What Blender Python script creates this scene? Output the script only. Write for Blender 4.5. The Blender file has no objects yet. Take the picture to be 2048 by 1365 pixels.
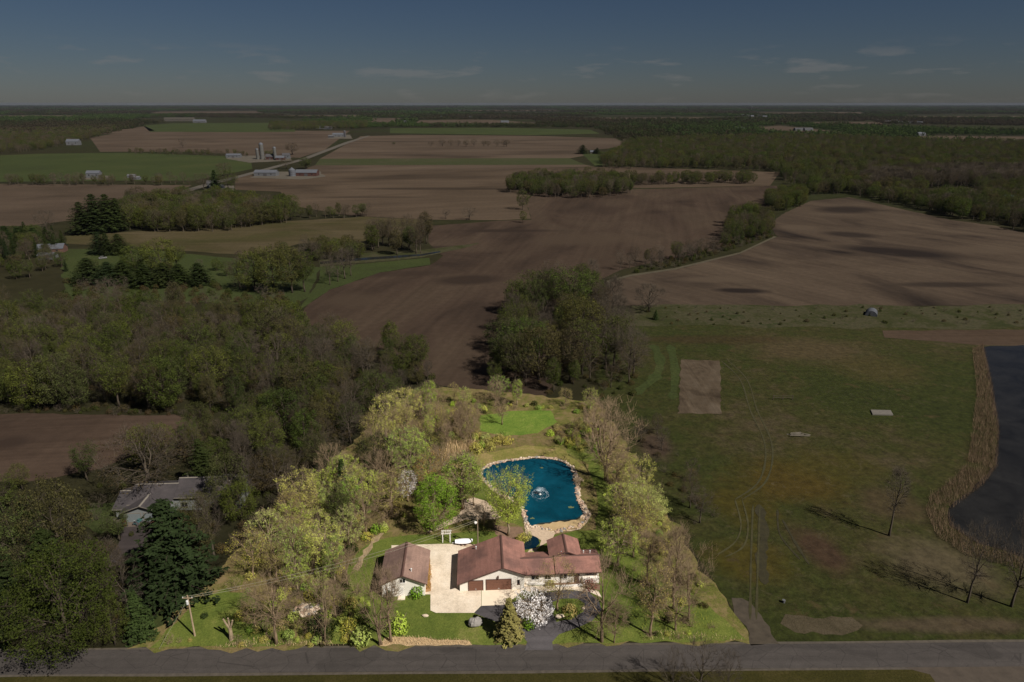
import bpy, math, random
import numpy as np
from mathutils import Vector, Matrix

# ------------------------------------------------------------------ camera, sky, sun, exposure
SC = bpy.context.scene
COL = SC.collection
H = 90.0                       # drone height in metres
F = 1365.0                     # focal length in pixels of the 2048 px wide photograph
PIT = math.atan(475.5 / F)     # pitch below the horizon
cam = bpy.data.cameras.new('camera'); cam_o = bpy.data.objects.new('camera', cam); COL.objects.link(cam_o)
cam.sensor_width = 36.0; cam.lens = 36.0 * F / 2048.0; cam.clip_start = 0.5; cam.clip_end = 90000
cam_o.location = (0, 0, H); cam_o.rotation_euler = (math.pi / 2 - PIT, 0, 0)
SC.camera = cam_o

SUN_AZ = math.atan2(0.77, -0.64)       # clockwise from +Y: behind the camera, to the right
SUN_EL = math.radians(45)
SKY_STRENGTH = 0.016
HAZE = 2.0e-5
world = bpy.data.worlds.new('World'); SC.world = world; world.use_nodes = True
def build_world():
    nt = world.node_tree; N = nt.nodes; L = nt.links
    N.clear()
    out = N.new('ShaderNodeOutputWorld'); bg = N.new('ShaderNodeBackground')
    sky = N.new('ShaderNodeTexSky'); sky.sky_type = 'NISHITA'; sky.sun_disc = False
    sky.sun_elevation = SUN_EL; sky.sun_rotation = SUN_AZ; sky.altitude = 300
    sky.air_density = 1.0; sky.dust_density = 0.3; sky.ozone_density = 6.0
    tc = N.new('ShaderNodeTexCoord')
    # fair weather clouds, flat based, low over the whole horizon
    mp = N.new('ShaderNodeMapping'); mp.inputs['Scale'].default_value = (12, 12, 64)
    no = N.new('ShaderNodeTexNoise'); no.inputs['Scale'].default_value = 1.0; no.inputs['Detail'].default_value = 7; no.inputs['Roughness'].default_value = 0.55
    rp = N.new('ShaderNodeValToRGB'); rp.color_ramp.elements[0].position = 0.55; rp.color_ramp.elements[1].position = 0.66
    sep = N.new('ShaderNodeSeparateXYZ')
    band = N.new('ShaderNodeValToRGB')
    e = band.color_ramp.elements
    e[0].position = 0.0; e[0].color = (.25, .25, .25, 1); e[1].position = 0.16; e[1].color = (0, 0, 0, 1)
    a = e.new(0.018); a.color = (.6, .6, .6, 1); b = e.new(0.05); b.color = (.9, .9, .9, 1); c = e.new(0.075); c.color = (0.0, 0.0, 0.0, 1)
    mul = N.new('ShaderNodeMath'); mul.operation = 'MULTIPLY'
    mul2 = N.new('ShaderNodeMath'); mul2.operation = 'MULTIPLY'; mul2.inputs[1].default_value = 0.36
    mix = N.new('ShaderNodeMix'); mix.data_type = 'RGBA'
    mix.inputs[7].default_value = (10.5, 9.8, 9.4, 1)
    L.new(tc.outputs['Generated'], mp.inputs['Vector']); L.new(mp.outputs[0], no.inputs['Vector'])
    L.new(no.outputs[0], rp.inputs[0]); L.new(tc.outputs['Generated'], sep.inputs[0]); L.new(sep.outputs[2], band.inputs[0])
    L.new(rp.outputs[0], mul.inputs[0]); L.new(band.outputs[0], mul.inputs[1]); L.new(mul.outputs[0], mul2.inputs[0])
    wb = N.new('ShaderNodeMix'); wb.data_type = 'RGBA'; wb.blend_type = 'MULTIPLY'; wb.inputs[0].default_value = 1.0; wb.inputs[7].default_value = (.96, .95, 1.04, 1)   # the photograph's cool white balance
    L.new(sky.outputs[0], wb.inputs[6]); L.new(wb.outputs[2], mix.inputs[6]); L.new(mul2.outputs[0], mix.inputs[0])
    L.new(mix.outputs[2], bg.inputs[0]); bg.inputs[1].default_value = SKY_STRENGTH
    L.new(bg.outputs[0], out.inputs[0])
build_world()
sun = bpy.data.lights.new('sun', 'SUN'); sun_o = bpy.data.objects.new('sun', sun); COL.objects.link(sun_o)
sun.energy = 5.0; sun.angle = math.radians(0.5); sun.color = (1.0, 0.955, 0.88)
_d = Vector((math.sin(SUN_AZ) * math.cos(SUN_EL), math.cos(SUN_AZ) * math.cos(SUN_EL), math.sin(SUN_EL)))
sun_o.rotation_euler = _d.to_track_quat('Z', 'Y').to_euler(); sun_o.location = _d * 400
SC.view_settings.view_transform = 'Standard'; SC.view_settings.look = 'None'
SC.view_settings.exposure = 0.2; SC.view_settings.gamma = 1.0; SC.view_settings.use_curve_mapping = False
SC.render.engine = 'CYCLES'
SC.cycles.max_bounces = 5; SC.cycles.diffuse_bounces = 3; SC.cycles.glossy_bounces = 2
SC.cycles.transmission_bounces = 3; SC.cycles.transparent_max_bounces = 6; SC.cycles.volume_bounces = 0

# ------------------------------------------------------------------ ground projection of photograph measurements
CP, SP = math.cos(PIT), math.sin(PIT)
def G(px, py, z=0.0):
    u = (px - 1024) / F; v = (py - 682.5) / F
    t = (z - H) / (-SP - v * CP)
    return (u * t, (CP - v * SP) * t)
def hgt(px, pyb, pyt):
    """height of a thing standing at (px,pyb) whose top is seen at pyt"""
    Y = G(px, pyb)[1]; v = (pyt - 682.5) / F
    return H + (-SP - v * CP) * Y / (CP - v * SP)
def mpp(px, py):
    """metres per photograph pixel at that ground point"""
    x, y = G(px, py)
    return (y * CP + H * SP) / F
def pix(x, y, z=0.0):
    zc = y * CP - (z - H) * SP
    return 1024 + F * x / zc, 682.5 - F * (y * SP + (z - H) * CP) / zc
def GP(poly): return [G(*p) for p in poly]
def inside(x, y, poly):
    c = False; n = len(poly); j = n - 1
    for i in range(n):
        xi, yi = poly[i]; xj, yj = poly[j]
        if (yi > y) != (yj > y) and x < (xj - xi) * (y - yi) / (yj - yi) + xi: c = not c
        j = i
    return c

# ------------------------------------------------------------------ tags and meshes
def T(o, label=None, cat=None, group=None, kind=None):
    if label: o['label'] = label
    if cat: o['category'] = cat
    if group: o['group'] = group
    if kind: o['kind'] = kind
    return o
def empty(name, loc=(0, 0, 0), rz=0.0, sc=(1, 1, 1)):
    o = bpy.data.objects.new(name, None); COL.objects.link(o)
    o.location = loc; o.rotation_euler = (0, 0, rz); o.scale = sc; o.empty_display_size = 0.3
    return o
def link(name, me, parent=None, loc=None):
    o = bpy.data.objects.new(name, me); COL.objects.link(o)
    if parent: o.parent = parent
    if loc: o.location = loc
    return o
class MB:
    def __init__(s): s.v = []; s.f = []; s.m = []; s.t = []
    def add(s, vs, fs, m=0, tint=1.0):
        n = len(s.v); s.v += [tuple(p) for p in vs]; s.f += [tuple(i + n for i in f) for f in fs]; s.m += [m] * len(fs); s.t += [tint] * len(vs)
        return s
    def box(s, x0, x1, y0, y1, z0, z1, m=0):
        vs = [(x0,y0,z0),(x1,y0,z0),(x1,y1,z0),(x0,y1,z0),(x0,y0,z1),(x1,y0,z1),(x1,y1,z1),(x0,y1,z1)]
        return s.add(vs, [(3,2,1,0),(4,5,6,7),(0,1,5,4),(1,2,6,5),(2,3,7,6),(3,0,4,7)], m)
    def prism(s, poly, z0, z1, m=0):
        n = len(poly); vs = [(x,y,z0) for x,y in poly] + [(x,y,z1) for x,y in poly]
        return s.add(vs, [tuple(range(n-1,-1,-1)), tuple(range(n,2*n))] + [(i,(i+1)%n,n+(i+1)%n,n+i) for i in range(n)], m)
    def ext(s, prof, axis, a0, a1, m=0):
        """profile of (u,z) extruded along x or y"""
        n = len(prof)
        P = (lambda u, z, a: (u, a, z)) if axis == 'y' else (lambda u, z, a: (a, u, z))
        vs = [P(u,z,a0) for u,z in prof] + [P(u,z,a1) for u,z in prof]
        return s.add(vs, [tuple(range(n)), tuple(range(2*n-1,n-1,-1))] + [((i+1)%n,i,n+i,n+(i+1)%n) for i in range(n)], m)
    def slab(s, q, t, m=0):
        a, b, c, d = [Vector(p) for p in q]
        nn = (b - a).cross(d - a).normalized() * t
        vs = [a,b,c,d,a-nn,b-nn,c-nn,d-nn]
        return s.add(vs, [(0,1,2,3),(7,6,5,4),(1,0,4,5),(2,1,5,6),(3,2,6,7),(0,3,7,4)], m)
    def tube(s, pts, rad, n=6, m=0, cap=True, tint=1.0):
        P = [Vector(p) for p in pts]; vs = []; k = len(P)
        for i, p in enumerate(P):
            d = (P[min(i+1,k-1)] - P[max(i-1,0)])
            if d.length < 1e-9: d = Vector((0,0,1))
            d.normalize(); a = d.orthogonal().normalized(); b = d.cross(a)
            r = rad[i] if isinstance(rad, (list, tuple)) else rad
            vs += [p + a*(r*math.cos(2*math.pi*j/n)) + b*(r*math.sin(2*math.pi*j/n)) for j in range(n)]
        fs = [(i*n+j, i*n+(j+1)%n, (i+1)*n+(j+1)%n, (i+1)*n+j) for i in range(k-1) for j in range(n)]
        if cap: fs += [tuple(range(n-1,-1,-1)), tuple(range((k-1)*n, k*n))]
        return s.add(vs, fs, m, tint)
    def lathe(s, prof, n=16, m=0, c=(0,0,0)):
        vs = [(c[0]+r*math.cos(2*math.pi*j/n), c[1]+r*math.sin(2*math.pi*j/n), c[2]+z) for r,z in prof for j in range(n)]
        k = len(prof)
        fs = [(i*n+j, i*n+(j+1)%n, (i+1)*n+(j+1)%n, (i+1)*n+j) for i in range(k-1) for j in range(n)]
        fs += [tuple(range(n-1,-1,-1)), tuple(range((k-1)*n,k*n))]
        return s.add(vs, fs, m)
    def blob(s, c, r, rng, m=0, sq=(1,1,1), nu=8, nv=5, amp=.25):
        vs = []; fs = []
        ph = [rng.uniform(0,6.28) for _ in range(4)]
        for i in range(nv+1):
            th = math.pi*i/nv
            for j in range(nu):
                a = 2*math.pi*j/nu
                k = r*(1+amp*math.sin(2*a+ph[0])*math.sin(th)+amp*.6*math.sin(3*a+ph[1]+2*th)+amp*.5*math.cos(2*th+ph[2]))*(1+rng.uniform(-.08,.08))
                vs.append((c[0]+k*sq[0]*math.sin(th)*math.cos(a), c[1]+k*sq[1]*math.sin(th)*math.sin(a), c[2]+k*sq[2]*math.cos(th)))
        for i in range(nv):
            for j in range(nu): fs.append((i*nu+j, (i+1)*nu+j, (i+1)*nu+(j+1)%nu, i*nu+(j+1)%nu))
        return s.add(vs, fs, m)
    def mesh(s, name, mats, smooth=False, tint=False):
        me = bpy.data.meshes.new(name); me.from_pydata(s.v, [], s.f)
        for m in (mats if isinstance(mats, (list, tuple)) else [mats]): me.materials.append(m)
        if len(me.materials) > 1: me.polygons.foreach_set('material_index', s.m)
        if smooth: me.polygons.foreach_set('use_smooth', [True]*len(s.f))
        if tint:
            at = me.attributes.new('tint', 'FLOAT', 'POINT'); at.data.foreach_set('value', s.t)
        me.update(); return me
    def build(s, name, mat, parent=None, loc=None, smooth=False):
        return link(name, s.mesh(name, mat, smooth), parent, loc)

# ------------------------------------------------------------------ materials
def lin(r, g, b, k=1.0):
    f = lambda c: ((c/255+.055)/1.055)**2.4 if c/255 > .04045 else c/255/12.92
    return (f(r)*k, f(g)*k, f(b)*k, 1)
def S(r, g, b): return lin(r, g, b, 1/1.36)     # base colour of a level surface that looks (r,g,b) in this sun
class NB:
    def __init__(s, name):
        s.mat = bpy.data.materials.new(name); s.mat.use_nodes = True
        s.nt = s.mat.node_tree; s.N = s.nt.nodes; s.L = s.nt.links
        s.N.clear(); s.out = s.N.new('ShaderNodeOutputMaterial'); s._co = None
    def co(s):
        if s._co is None: s._co = s.N.new('ShaderNodeTexCoord')
        return s._co
    def mapping(s, scale=(1,1,1), rot=(0,0,0), loc=(0,0,0), src='Object'):
        m = s.N.new('ShaderNodeMapping'); m.inputs['Scale'].default_value = scale; m.inputs['Rotation'].default_value = rot; m.inputs['Location'].default_value = loc
        s.L.new(s.co().outputs[src], m.inputs['Vector']); return m.outputs[0]
    def aniso(s, along, across, ang):
        """coordinates stretched along the direction ang (radians from +X), in metres"""
        m = s.N.new('ShaderNodeMapping'); m.vector_type = 'TEXTURE'; m.inputs['Scale'].default_value = (along, across, 1); m.inputs['Rotation'].default_value = (0, 0, ang)
        s.L.new(s.co().outputs['Object'], m.inputs['Vector']); return m.outputs[0]
    def noise(s, scale, detail=4, rough=.55, vec=None, dist=0.0):
        n = s.N.new('ShaderNodeTexNoise'); n.inputs['Scale'].default_value = scale; n.inputs['Detail'].default_value = detail
        n.inputs['Roughness'].default_value = rough; n.inputs['Distortion'].default_value = dist
        s.L.new(vec if vec is not None else s.mapping(), n.inputs['Vector']); return n.outputs[0]
    def ramp(s, fac, stops, interp='LINEAR'):
        r = s.N.new('ShaderNodeValToRGB'); e = r.color_ramp.elements; r.color_ramp.interpolation = interp
        while len(e) < len(stops): e.new(0.5)
        for i, (p, c) in enumerate(stops):
            e[i].position = p; e[i].color = c if isinstance(c, tuple) else (c, c, c, 1)
        s.L.new(fac, r.inputs[0]); return r.outputs[0]
    def mix(s, fac, a, b, mode='MIX'):
        m = s.N.new('ShaderNodeMix'); m.data_type = 'RGBA'; m.blend_type = mode; m.clamp_result = False
        for i, v in ((0, fac), (6, a), (7, b)):
            if isinstance(v, (int, float)): m.inputs[i].default_value = v
            elif isinstance(v, tuple): m.inputs[i].default_value = v
            else: s.L.new(v, m.inputs[i])
        return m.outputs[2]
    def math(s, op, a, b=None):
        m = s.N.new('ShaderNodeMath'); m.operation = op
        for i, v in ((0, a), (1, b)):
            if v is None: continue
            if isinstance(v, (int, float)): m.inputs[i].default_value = v
            else: s.L.new(v, m.inputs[i])
        return m.outputs[0]
    def ellipse(s, cx, cy, rx, ry, rot=0):
        """1 at the centre of a soil patch, 0 at its rim"""
        g = s.N.new('ShaderNodeTexGradient'); g.gradient_type = 'SPHERICAL'
        m = s.N.new('ShaderNodeMapping'); m.vector_type = 'TEXTURE'
        m.inputs['Location'].default_value = (cx, cy, 0); m.inputs['Rotation'].default_value = (0, 0, rot); m.inputs['Scale'].default_value = (rx, ry, 10)
        s.L.new(s.co().outputs['Object'], m.inputs['Vector'])
        s.L.new(m.outputs[0], g.inputs[0]); return g.outputs[1]
    def bump(s, h, strength=.3, dist=.1):
        b = s.N.new('ShaderNodeBump'); b.inputs['Strength'].default_value = strength; b.inputs['Distance'].default_value = dist
        s.L.new(h, b.inputs['Height']); return b.outputs[0]
    def surf(s, col, rough=.9, normal=None, spec=.2, metal=0):
        p = s.N.new('ShaderNodeBsdfPrincipled'); p.inputs['Roughness'].default_value = rough
        p.inputs['Specular IOR Level'].default_value = spec; p.inputs['Metallic'].default_value = metal
        if isinstance(col, tuple): p.inputs['Base Color'].default_value = col
        else: s.L.new(col, p.inputs['Base Color'])
        if normal is not None: s.L.new(normal, p.inputs['Normal'])
        s.L.new(p.outputs[0], s.out.inputs[0]); s.p = p; return s.mat
def plain(name, c, rough=.7, var=.18, scale=1.5, spec=.3, metal=0, bump=0):
    b = NB(name); n = b.noise(scale, 5, .6)
    col = b.mix(1.0, c, b.ramp(n, [(.25, 1-var), (.75, 1+var)]), 'MULTIPLY')
    return b.surf(col, rough, b.bump(n, bump, .05) if bump else None, spec, metal)
def leaf_mat(name, cols, transl=.25, spread=.35):
    """leaves: every tree its own tone out of cols, every clump a little lighter or darker"""
    b = NB(name); oi = b.N.new('ShaderNodeObjectInfo')
    n = len(cols); c = b.ramp(oi.outputs['Random'], [((i+.5)/n, k) for i, k in enumerate(cols)])
    at = b.N.new('ShaderNodeAttribute'); at.attribute_name = 'tint'
    c = b.mix(1.0, c, b.ramp(at.outputs['Fac'], [(0.0, 1-spread), (1.0, 1+spread)]), 'MULTIPLY')
    d = b.N.new('ShaderNodeBsdfDiffuse'); t = b.N.new('ShaderNodeBsdfTranslucent'); m = b.N.new('ShaderNodeMixShader'); m.inputs[0].default_value = transl
    b.L.new(c, d.inputs[0]); b.L.new(c, t.inputs[0]); b.L.new(d.outputs[0], m.inputs[1]); b.L.new(t.outputs[0], m.inputs[2])
    b.L.new(m.outputs[0], b.out.inputs[0]); return b.mat
def grass_mat(name, stops, big=.05, mid=.4, fine=3.0, patch=None):
    b = NB(name)
    n1 = b.noise(big, 6, .62, dist=.6); n2 = b.noise(mid, 5, .65); n3 = b.noise(fine, 3, .7)
    f = b.math('ADD', b.math('MULTIPLY', n1, .62), b.math('MULTIPLY', n2, .38))
    c = b.ramp(f, stops)
    c = b.mix(1.0, c, b.ramp(n3, [(.25, .62), (.78, 1.4)]), 'MULTIPLY')
    if patch: c = patch(b, c)
    return b.surf(c, .95, b.bump(n3, .6, .12), .1)
def soil_mat(name, light, mid, dark, ang=0.0, patches=(), rows=.8, sc=.006):
    b = NB(name)
    n1 = b.noise(1.0, 6, .55, vec=b.aniso(.55/sc, .3/sc, ang), dist=.9)
    n2 = b.noise(.35, 4, .6); n3 = b.noise(2.5, 3, .7)
    c = b.ramp(n1, [(.28, dark), (.47, mid), (.66, light)])
    w = b.noise(1.0, 3, .6, vec=b.aniso(140, 1/rows, ang))
    c = b.mix(1.0, c, b.ramp(w, [(.3, .88), (.7, 1.12)]), 'MULTIPLY')
    w2 = b.noise(1.0, 2, .5, vec=b.aniso(180, 4.5/rows, ang+.05))
    c = b.mix(1.0, c, b.ramp(w2, [(.35, .93), (.65, 1.07)]), 'MULTIPLY')
    c = b.mix(1.0, c, b.ramp(n2, [(.3, .88), (.7, 1.12)]), 'MULTIPLY')
    c = b.mix(1.0, c, b.ramp(n3, [(.3, .88), (.7, 1.12)]), 'MULTIPLY')
    for (cx, cy, rx, ry, r, k) in patches:
        e = b.ellipse(cx, cy, rx, ry, r)
        e = b.math('MULTIPLY', b.ramp(b.math('ADD', e, b.math('MULTIPLY', b.math('SUBTRACT', n1, .5), .8)), [(.1, 0.0), (.55, 1.0)]), abs(k))
        c = b.mix(e, c, dark if k > 0 else light)
    return b.surf(c, .95, b.bump(b.math('ADD', w, n3), .4, .1), .05)

M = {}  # outside the lot, dimming is put into the base colours; lot colours are brighter
M['bark_dark'] = plain('bark_dark', lin(78, 68, 56, .8), .95, .3, 4)
M['bark_pale'] = plain('bark_pale', lin(158, 138, 112, .8), .95, .3, 3)
M['twig_grey'] = plain('twig_grey', lin(84, 74, 62, .8), .95, .25, .6)  # pale twigs darkened for trees outside the lot
M['twig_pale'] = plain('twig_pale', lin(146, 124, 98, .8), .95, .25, .6)
M['leaf_olive_dim'] = leaf_mat('leaf_olive_dim', [lin(74,80,34), lin(64,72,31), lin(80,76,40), lin(68,82,35), lin(78,68,45), lin(58,68,33), lin(86,90,40), lin(72,64,45), lin(72,80,43), lin(66,74,33)], .25, .45)  # leaves darkened for trees outside the lot: the dimming is in the colour
M['leaf_dark'] = leaf_mat('leaf_dark', [lin(60,68,28), lin(66,72,32), lin(56,66,30)])
M['leaf_far'] = leaf_mat('leaf_far', [lin(54,56,34), lin(48,50,32), lin(58,56,38), lin(50,56,32), lin(60,54,40)], .2, .2)
M['leaf_far_brown'] = leaf_mat('leaf_far_brown', [lin(60,54,42), lin(56,50,38)], .2, .2)
M['leaf_bud_dim'] = leaf_mat('leaf_bud_dim', [lin(74,64,44,.9), lin(80,66,46,.9), lin(68,62,40,.9), lin(84,72,42,.9)])  # budding leaves, darkened copy for outside the lot
M['leaf_lime_lit'] = leaf_mat('leaf_lime_lit', [lin(146,156,66,1.35), lin(112,136,52,1.3), lin(164,166,82,1.35), lin(126,142,70,1.3), lin(100,124,48,1.3), lin(156,150,80,1.35), lin(140,162,56,1.35), lin(144,132,88,1.3), lin(120,146,58,1.3), lin(150,154,88,1.35)], .3, .5)  # leaves brightened for the lot; its lit look is held in the colour
M['leaf_bright'] = leaf_mat('leaf_bright', [lin(112,146,46), lin(120,148,50)], .3)
M['leaf_bud'] = leaf_mat('leaf_bud', [lin(160,154,78,1.3), lin(150,142,80,1.3), lin(166,158,70,1.3), lin(146,130,80,1.3)], .3)
M['leaf_rust'] = leaf_mat('leaf_rust', [lin(176,138,74), lin(168,130,76)], .3)
M['leaf_red'] = leaf_mat('leaf_red', [lin(128,72,62), lin(118,64,58)], .2)
M['blossom'] = leaf_mat('blossom', [lin(252,248,246), lin(248,242,238)], .25, .15)
M['blossom_dim'] = leaf_mat('blossom_dim', [lin(104,98,88,.9), lin(96,90,80,.9)], .25, .2)  # white blossom darkened in colour for outside the lot
M['needle_dark'] = leaf_mat('needle_dark', [lin(46,54,26,.95), lin(40,48,26,.95), lin(50,56,28,.95), lin(42,52,30,.95)], .1)
M['needle_olive'] = leaf_mat('needle_olive', [lin(132,122,74), lin(124,120,66)], .1)
M['needle_mid'] = leaf_mat('needle_mid', [lin(58,70,36,.9), lin(52,64,34,.9)], .1)
M['straw'] = leaf_mat('straw', [lin(206,178,138), lin(196,168,128)], .2)
M['reed'] = leaf_mat('reed', [lin(124,104,84,.9), lin(116,96,76,.9)], .2)
M['weed'] = leaf_mat('weed', [lin(140,146,60), lin(150,138,74)], .2)
M['scrub'] = leaf_mat('scrub', [lin(60,66,30,.9), lin(72,66,40,.9), lin(54,62,28,.9)], .2)

# ------------------------------------------------------------------ the ground
LOT = [(262,1303),(826,776),(1199,800),(1506,1285)]
LOTG = GP(LOT)
def rough_poly(pts, amp, step, rng):
    out = []
    n = len(pts)
    for i in range(n):
        a = Vector(pts[i]); b = Vector(pts[(i+1)%n]); d = (b-a).length
        k = max(1, min(60, int(d/step)))
        nn = Vector((-(b-a).y, (b-a).x)).normalized() if d > 1e-6 else Vector((0,0))
        for j in range(k):
            t = j/k; w = amp*rng.uniform(-1,1) if amp else 0
            p = a.lerp(b, t) + nn*w; out.append((p.x, p.y))
    return out
_rng = random.Random(5)
def sheet(name, poly, z, mat, amp=0.0, step=6.0, world=False, label=None):
    pts = poly if world else GP(poly)
    if amp: pts = rough_poly(pts, amp, step, _rng)
    area = sum(pts[i][0]*pts[(i+1)%len(pts)][1]-pts[(i+1)%len(pts)][0]*pts[i][1] for i in range(len(pts)))
    if area < 0: pts = pts[::-1]
    me = bpy.data.meshes.new(name); me.from_pydata([(x,y,z) for x,y in pts], [], [tuple(range(len(pts)))]); me.materials.append(mat); me.update()
    o = link(name, me); T(o, label, None, None, 'structure'); return o

def mat_ground():
    b = NB('woodland_floor'); n1 = b.noise(.0016, 5, .6); n2 = b.noise(.06, 5, .65); n3 = b.noise(1.6, 4, .7)
    c = b.ramp(n1, [(.3, S(40,41,26)), (.48, S(50,47,30)), (.62, S(46,50,26)), (.7, S(72,60,46))])
    c = b.mix(1.0, c, b.ramp(n2, [(.3,.7),(.7,1.3)]), 'MULTIPLY'); c = b.mix(1.0, c, b.ramp(n3, [(.3,.75),(.7,1.25)]), 'MULTIPLY')
    return b.surf(c, .95, None, .05)
M['floor'] = mat_ground()
ring = [(math.cos(2*math.pi*i/96), math.sin(2*math.pi*i/96)) for i in range(96)]
def ground():
    m = MB(); rs = [200, 1000, 4000, 12000, 30000]
    vs = [(0,0,0)]; fs = []
    for r in rs: vs += [(r*x, r*y, 0) for x, y in ring]
    fs += [(0, 1+i, 1+(i+1)%96) for i in range(96)]
    for k in range(len(rs)-1):
        fs += [(1+k*96+i, 1+(k+1)*96+i, 1+(k+1)*96+(i+1)%96, 1+k*96+(i+1)%96) for i in range(96)]
    m.add(vs, fs); T(m.build('ground', M['floor']), kind='structure')
ground()

br, bm, bd = S(82,68,57), S(75,61,51), S(52,43,37)
def pg(*a): return G(*a)
def patch(px, py, rx, ry, rot=0, k=.9):
    x, y = G(px, py); s = mpp(px, py)
    return (x, y, rx*s, ry, rot, k)
M['soil_left'] = soil_mat('soil_left', S(84,69,58), S(75,61,51), S(58,47,40), .1, [patch(20,885,60,6,0,.8)])
M['soil_mid'] = soil_mat('soil_mid', S(79,66,54), S(71,58,48), S(54,44,37), 1.36, [patch(940,560,90,14,.2,.9), patch(800,548,150,10,.1,.5), patch(1010,462,130,10,0,.9), patch(870,498,70,12,.2,.8), patch(1150,480,160,30,.2,-.7), patch(700,600,90,20,.2,-.6)], .22)
M['soil_right'] = soil_mat('soil_right', S(89,76,63), S(77,65,54), S(43,36,32), -.95,
    [patch(1800,505,150,22,-.5,1), patch(1700,470,70,16,-.4,.8), patch(1480,582,70,7,-.1,1), patch(1690,420,90,26,.4,.8), patch(1600,455,60,16,0,-.8), patch(1900,570,160,8,0,.7), patch(1420,560,100,10,0,-.8), patch(1960,500,120,20,0,-.7)], .25)
M['soil_tan'] = soil_mat('soil_tan', S(92,78,64), S(82,69,56), S(62,52,42), .25, [patch(900,378,220,16,0,.9), patch(760,358,120,8,0,.7), patch(740,395,150,10,0,.6)], .06, .003)
M['soil_far'] = soil_mat('soil_far', S(92,79,66), S(84,71,59), S(68,58,47), .02, (), .03, .002)
M['stubble'] = soil_mat('stubble', S(86,76,56), S(76,68,46), S(62,62,34), .05, (), .12, .008)
M['crop_green'] = grass_mat('crop_green', [(.3, S(54,58,32)), (.5, S(60,68,34)), (.7, S(72,74,42))], .012, .12, .8)
M['crop_dull'] = grass_mat('crop_dull', [(.3, S(70,66,44)), (.5, S(62,66,38)), (.7, S(80,72,54))], .008, .06, .4)

sheet('ploughed_field', [(-160,826),(345,831),(420,846),(400,870),(330,890),(250,915),(200,940),(60,962),(-160,966)], .03, M['soil_left'], .6, 4)
sheet('ploughed_field', [(596,640),(618,608),(660,580),(760,546),(860,531),(885,512),(855,482),(862,452),(1000,442),(1062,440),(1052,402),(1072,386),(1270,379),(1552,372),(1566,386),(1532,420),(1462,450),(1442,498),(1336,520),(1244,540),(1204,560),(1184,600),(1160,700),(1090,795),(980,790),(880,770),(800,720),(700,680)], .03, M['soil_mid'], .8, 8)
sheet('ploughed_field', [(1212,592),(1222,564),(1262,553),(1350,540),(1480,508),(1554,474),(1540,452),(1562,430),(1622,402),(1700,395),(1800,418),(1900,440),(1990,452),(2048,466),(2300,490),(2300,616),(1900,612),(1500,613),(1218,612)], .04, M['soil_right'], .8, 8)
sheet('field_margin', [(1208,600),(1214,562),(1258,550),(1350,536.5),(1480,505),(1548,473),(1554,474),(1480,508),(1350,540),(1262,553),(1222,564),(1214,604)], .06, plain('dry_margin', S(80,72,55), .95, .3, .4))
sheet('ploughed_field', [(470,352),(620,345),(1010,338),(1240,334),(1560,345),(1540,372),(1270,377),(1070,384),(1050,400),(1062,438),(1000,441),(860,440),(700,432),(596,414),(560,384),(470,380)], .06, M['soil_tan'])
sheet('stubble_field', [(130,472),(300,462),(590,442),(730,434),(850,440),(842,460),(730,482),(600,488),(500,512),(250,492),(130,488)], .05, M['stubble'], 1.5, 12)
sheet('ploughed_field', [(-160,367),(384,371),(350,386),(262,397),(200,402),(150,440),(60,452),(-160,455)], .06, M['soil_far'])
sheet('pasture', [(-160,318),(80,308),(250,306),(500,314),(505,338),(460,348),(386,362),(200,362),(-160,366)], .08, M['crop_green'])
sheet('ploughed_field', [(180,276),(262,262),(700,262),(650,300),(600,316),(500,312),(400,304),(200,304),(190,290)], .1, M['soil_far'])
sheet('pasture', [(286,252),(345,247),(560,246),(590,250),(590,264),(480,265),(300,264)], .25, M['crop_green'])
sheet('ploughed_field', [(190,264),(260,258),(290,253),(310,262),(190,270)], .25, M['soil_far'])
sheet('ploughed_field', [(736,237),(800,237),(800,248),(736,248)], .3, M['soil_far'])
sheet('ploughed_field', [(840,241),(980,240),(1070,246),(1070,252),(830,248)], .3, M['soil_far'])
sheet('pasture', [(780,257),(1000,256),(1180,260),(1200,268),(1060,271),(780,267)], .25, M['crop_green'])
sheet('ploughed_field', [(722,273),(820,270),(1060,272),(1230,277),(1248,286),(1236,296),(1160,302),(1170,312),(1140,317),(640,318)], .12, M['soil_far'])
sheet('crop_strip', [(640,318),(1140,317),(1170,330),(630,331)], .13, M['crop_dull'])
sheet('ploughed_field', [(630,331),(1170,330),(1190,334),(1010,338),(620,345),(610,338)], .11, M['soil_far'])
sheet('pasture', [(1160,305),(1200,310),(1230,330),(1190,332)], .14, M['crop_green'])
sheet('ploughed_field', [(1500,256),(1560,252),(1700,266),(1680,270),(1540,266)], .3, M['soil_far'])
sheet('ploughed_field', [(1780,275),(1880,272),(2300,276),(2300,292),(1990,288),(1850,282)], .22, M['soil_far'])
sheet('pasture', [(1862,384),(1925,380),(1940,392),(1870,394)], .1, M['crop_green'])
for fp in ([(900,221),(1120,220.5),(1130,222.5),(910,223)],[(300,224),(520,223),(530,226),(310,227)],[(1500,226),(1720,225),(1730,228.5),(1510,229)],[(1800,233),(2200,232),(2200,236),(1810,236.5)],[(1180,236),(1420,235),(1430,239),(1190,240)],[(-100,232),(160,231),(170,235),(-100,236)],[(560,231),(720,230.5),(725,234),(565,234.5)],[(1600,245),(1760,244),(1765,249),(1610,250)]): sheet('far_field', fp, .35, M['soil_far'])
M['farm_yard'] = plain('farm_yard', S(92,84,72), .95, .25, .08)
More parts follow.
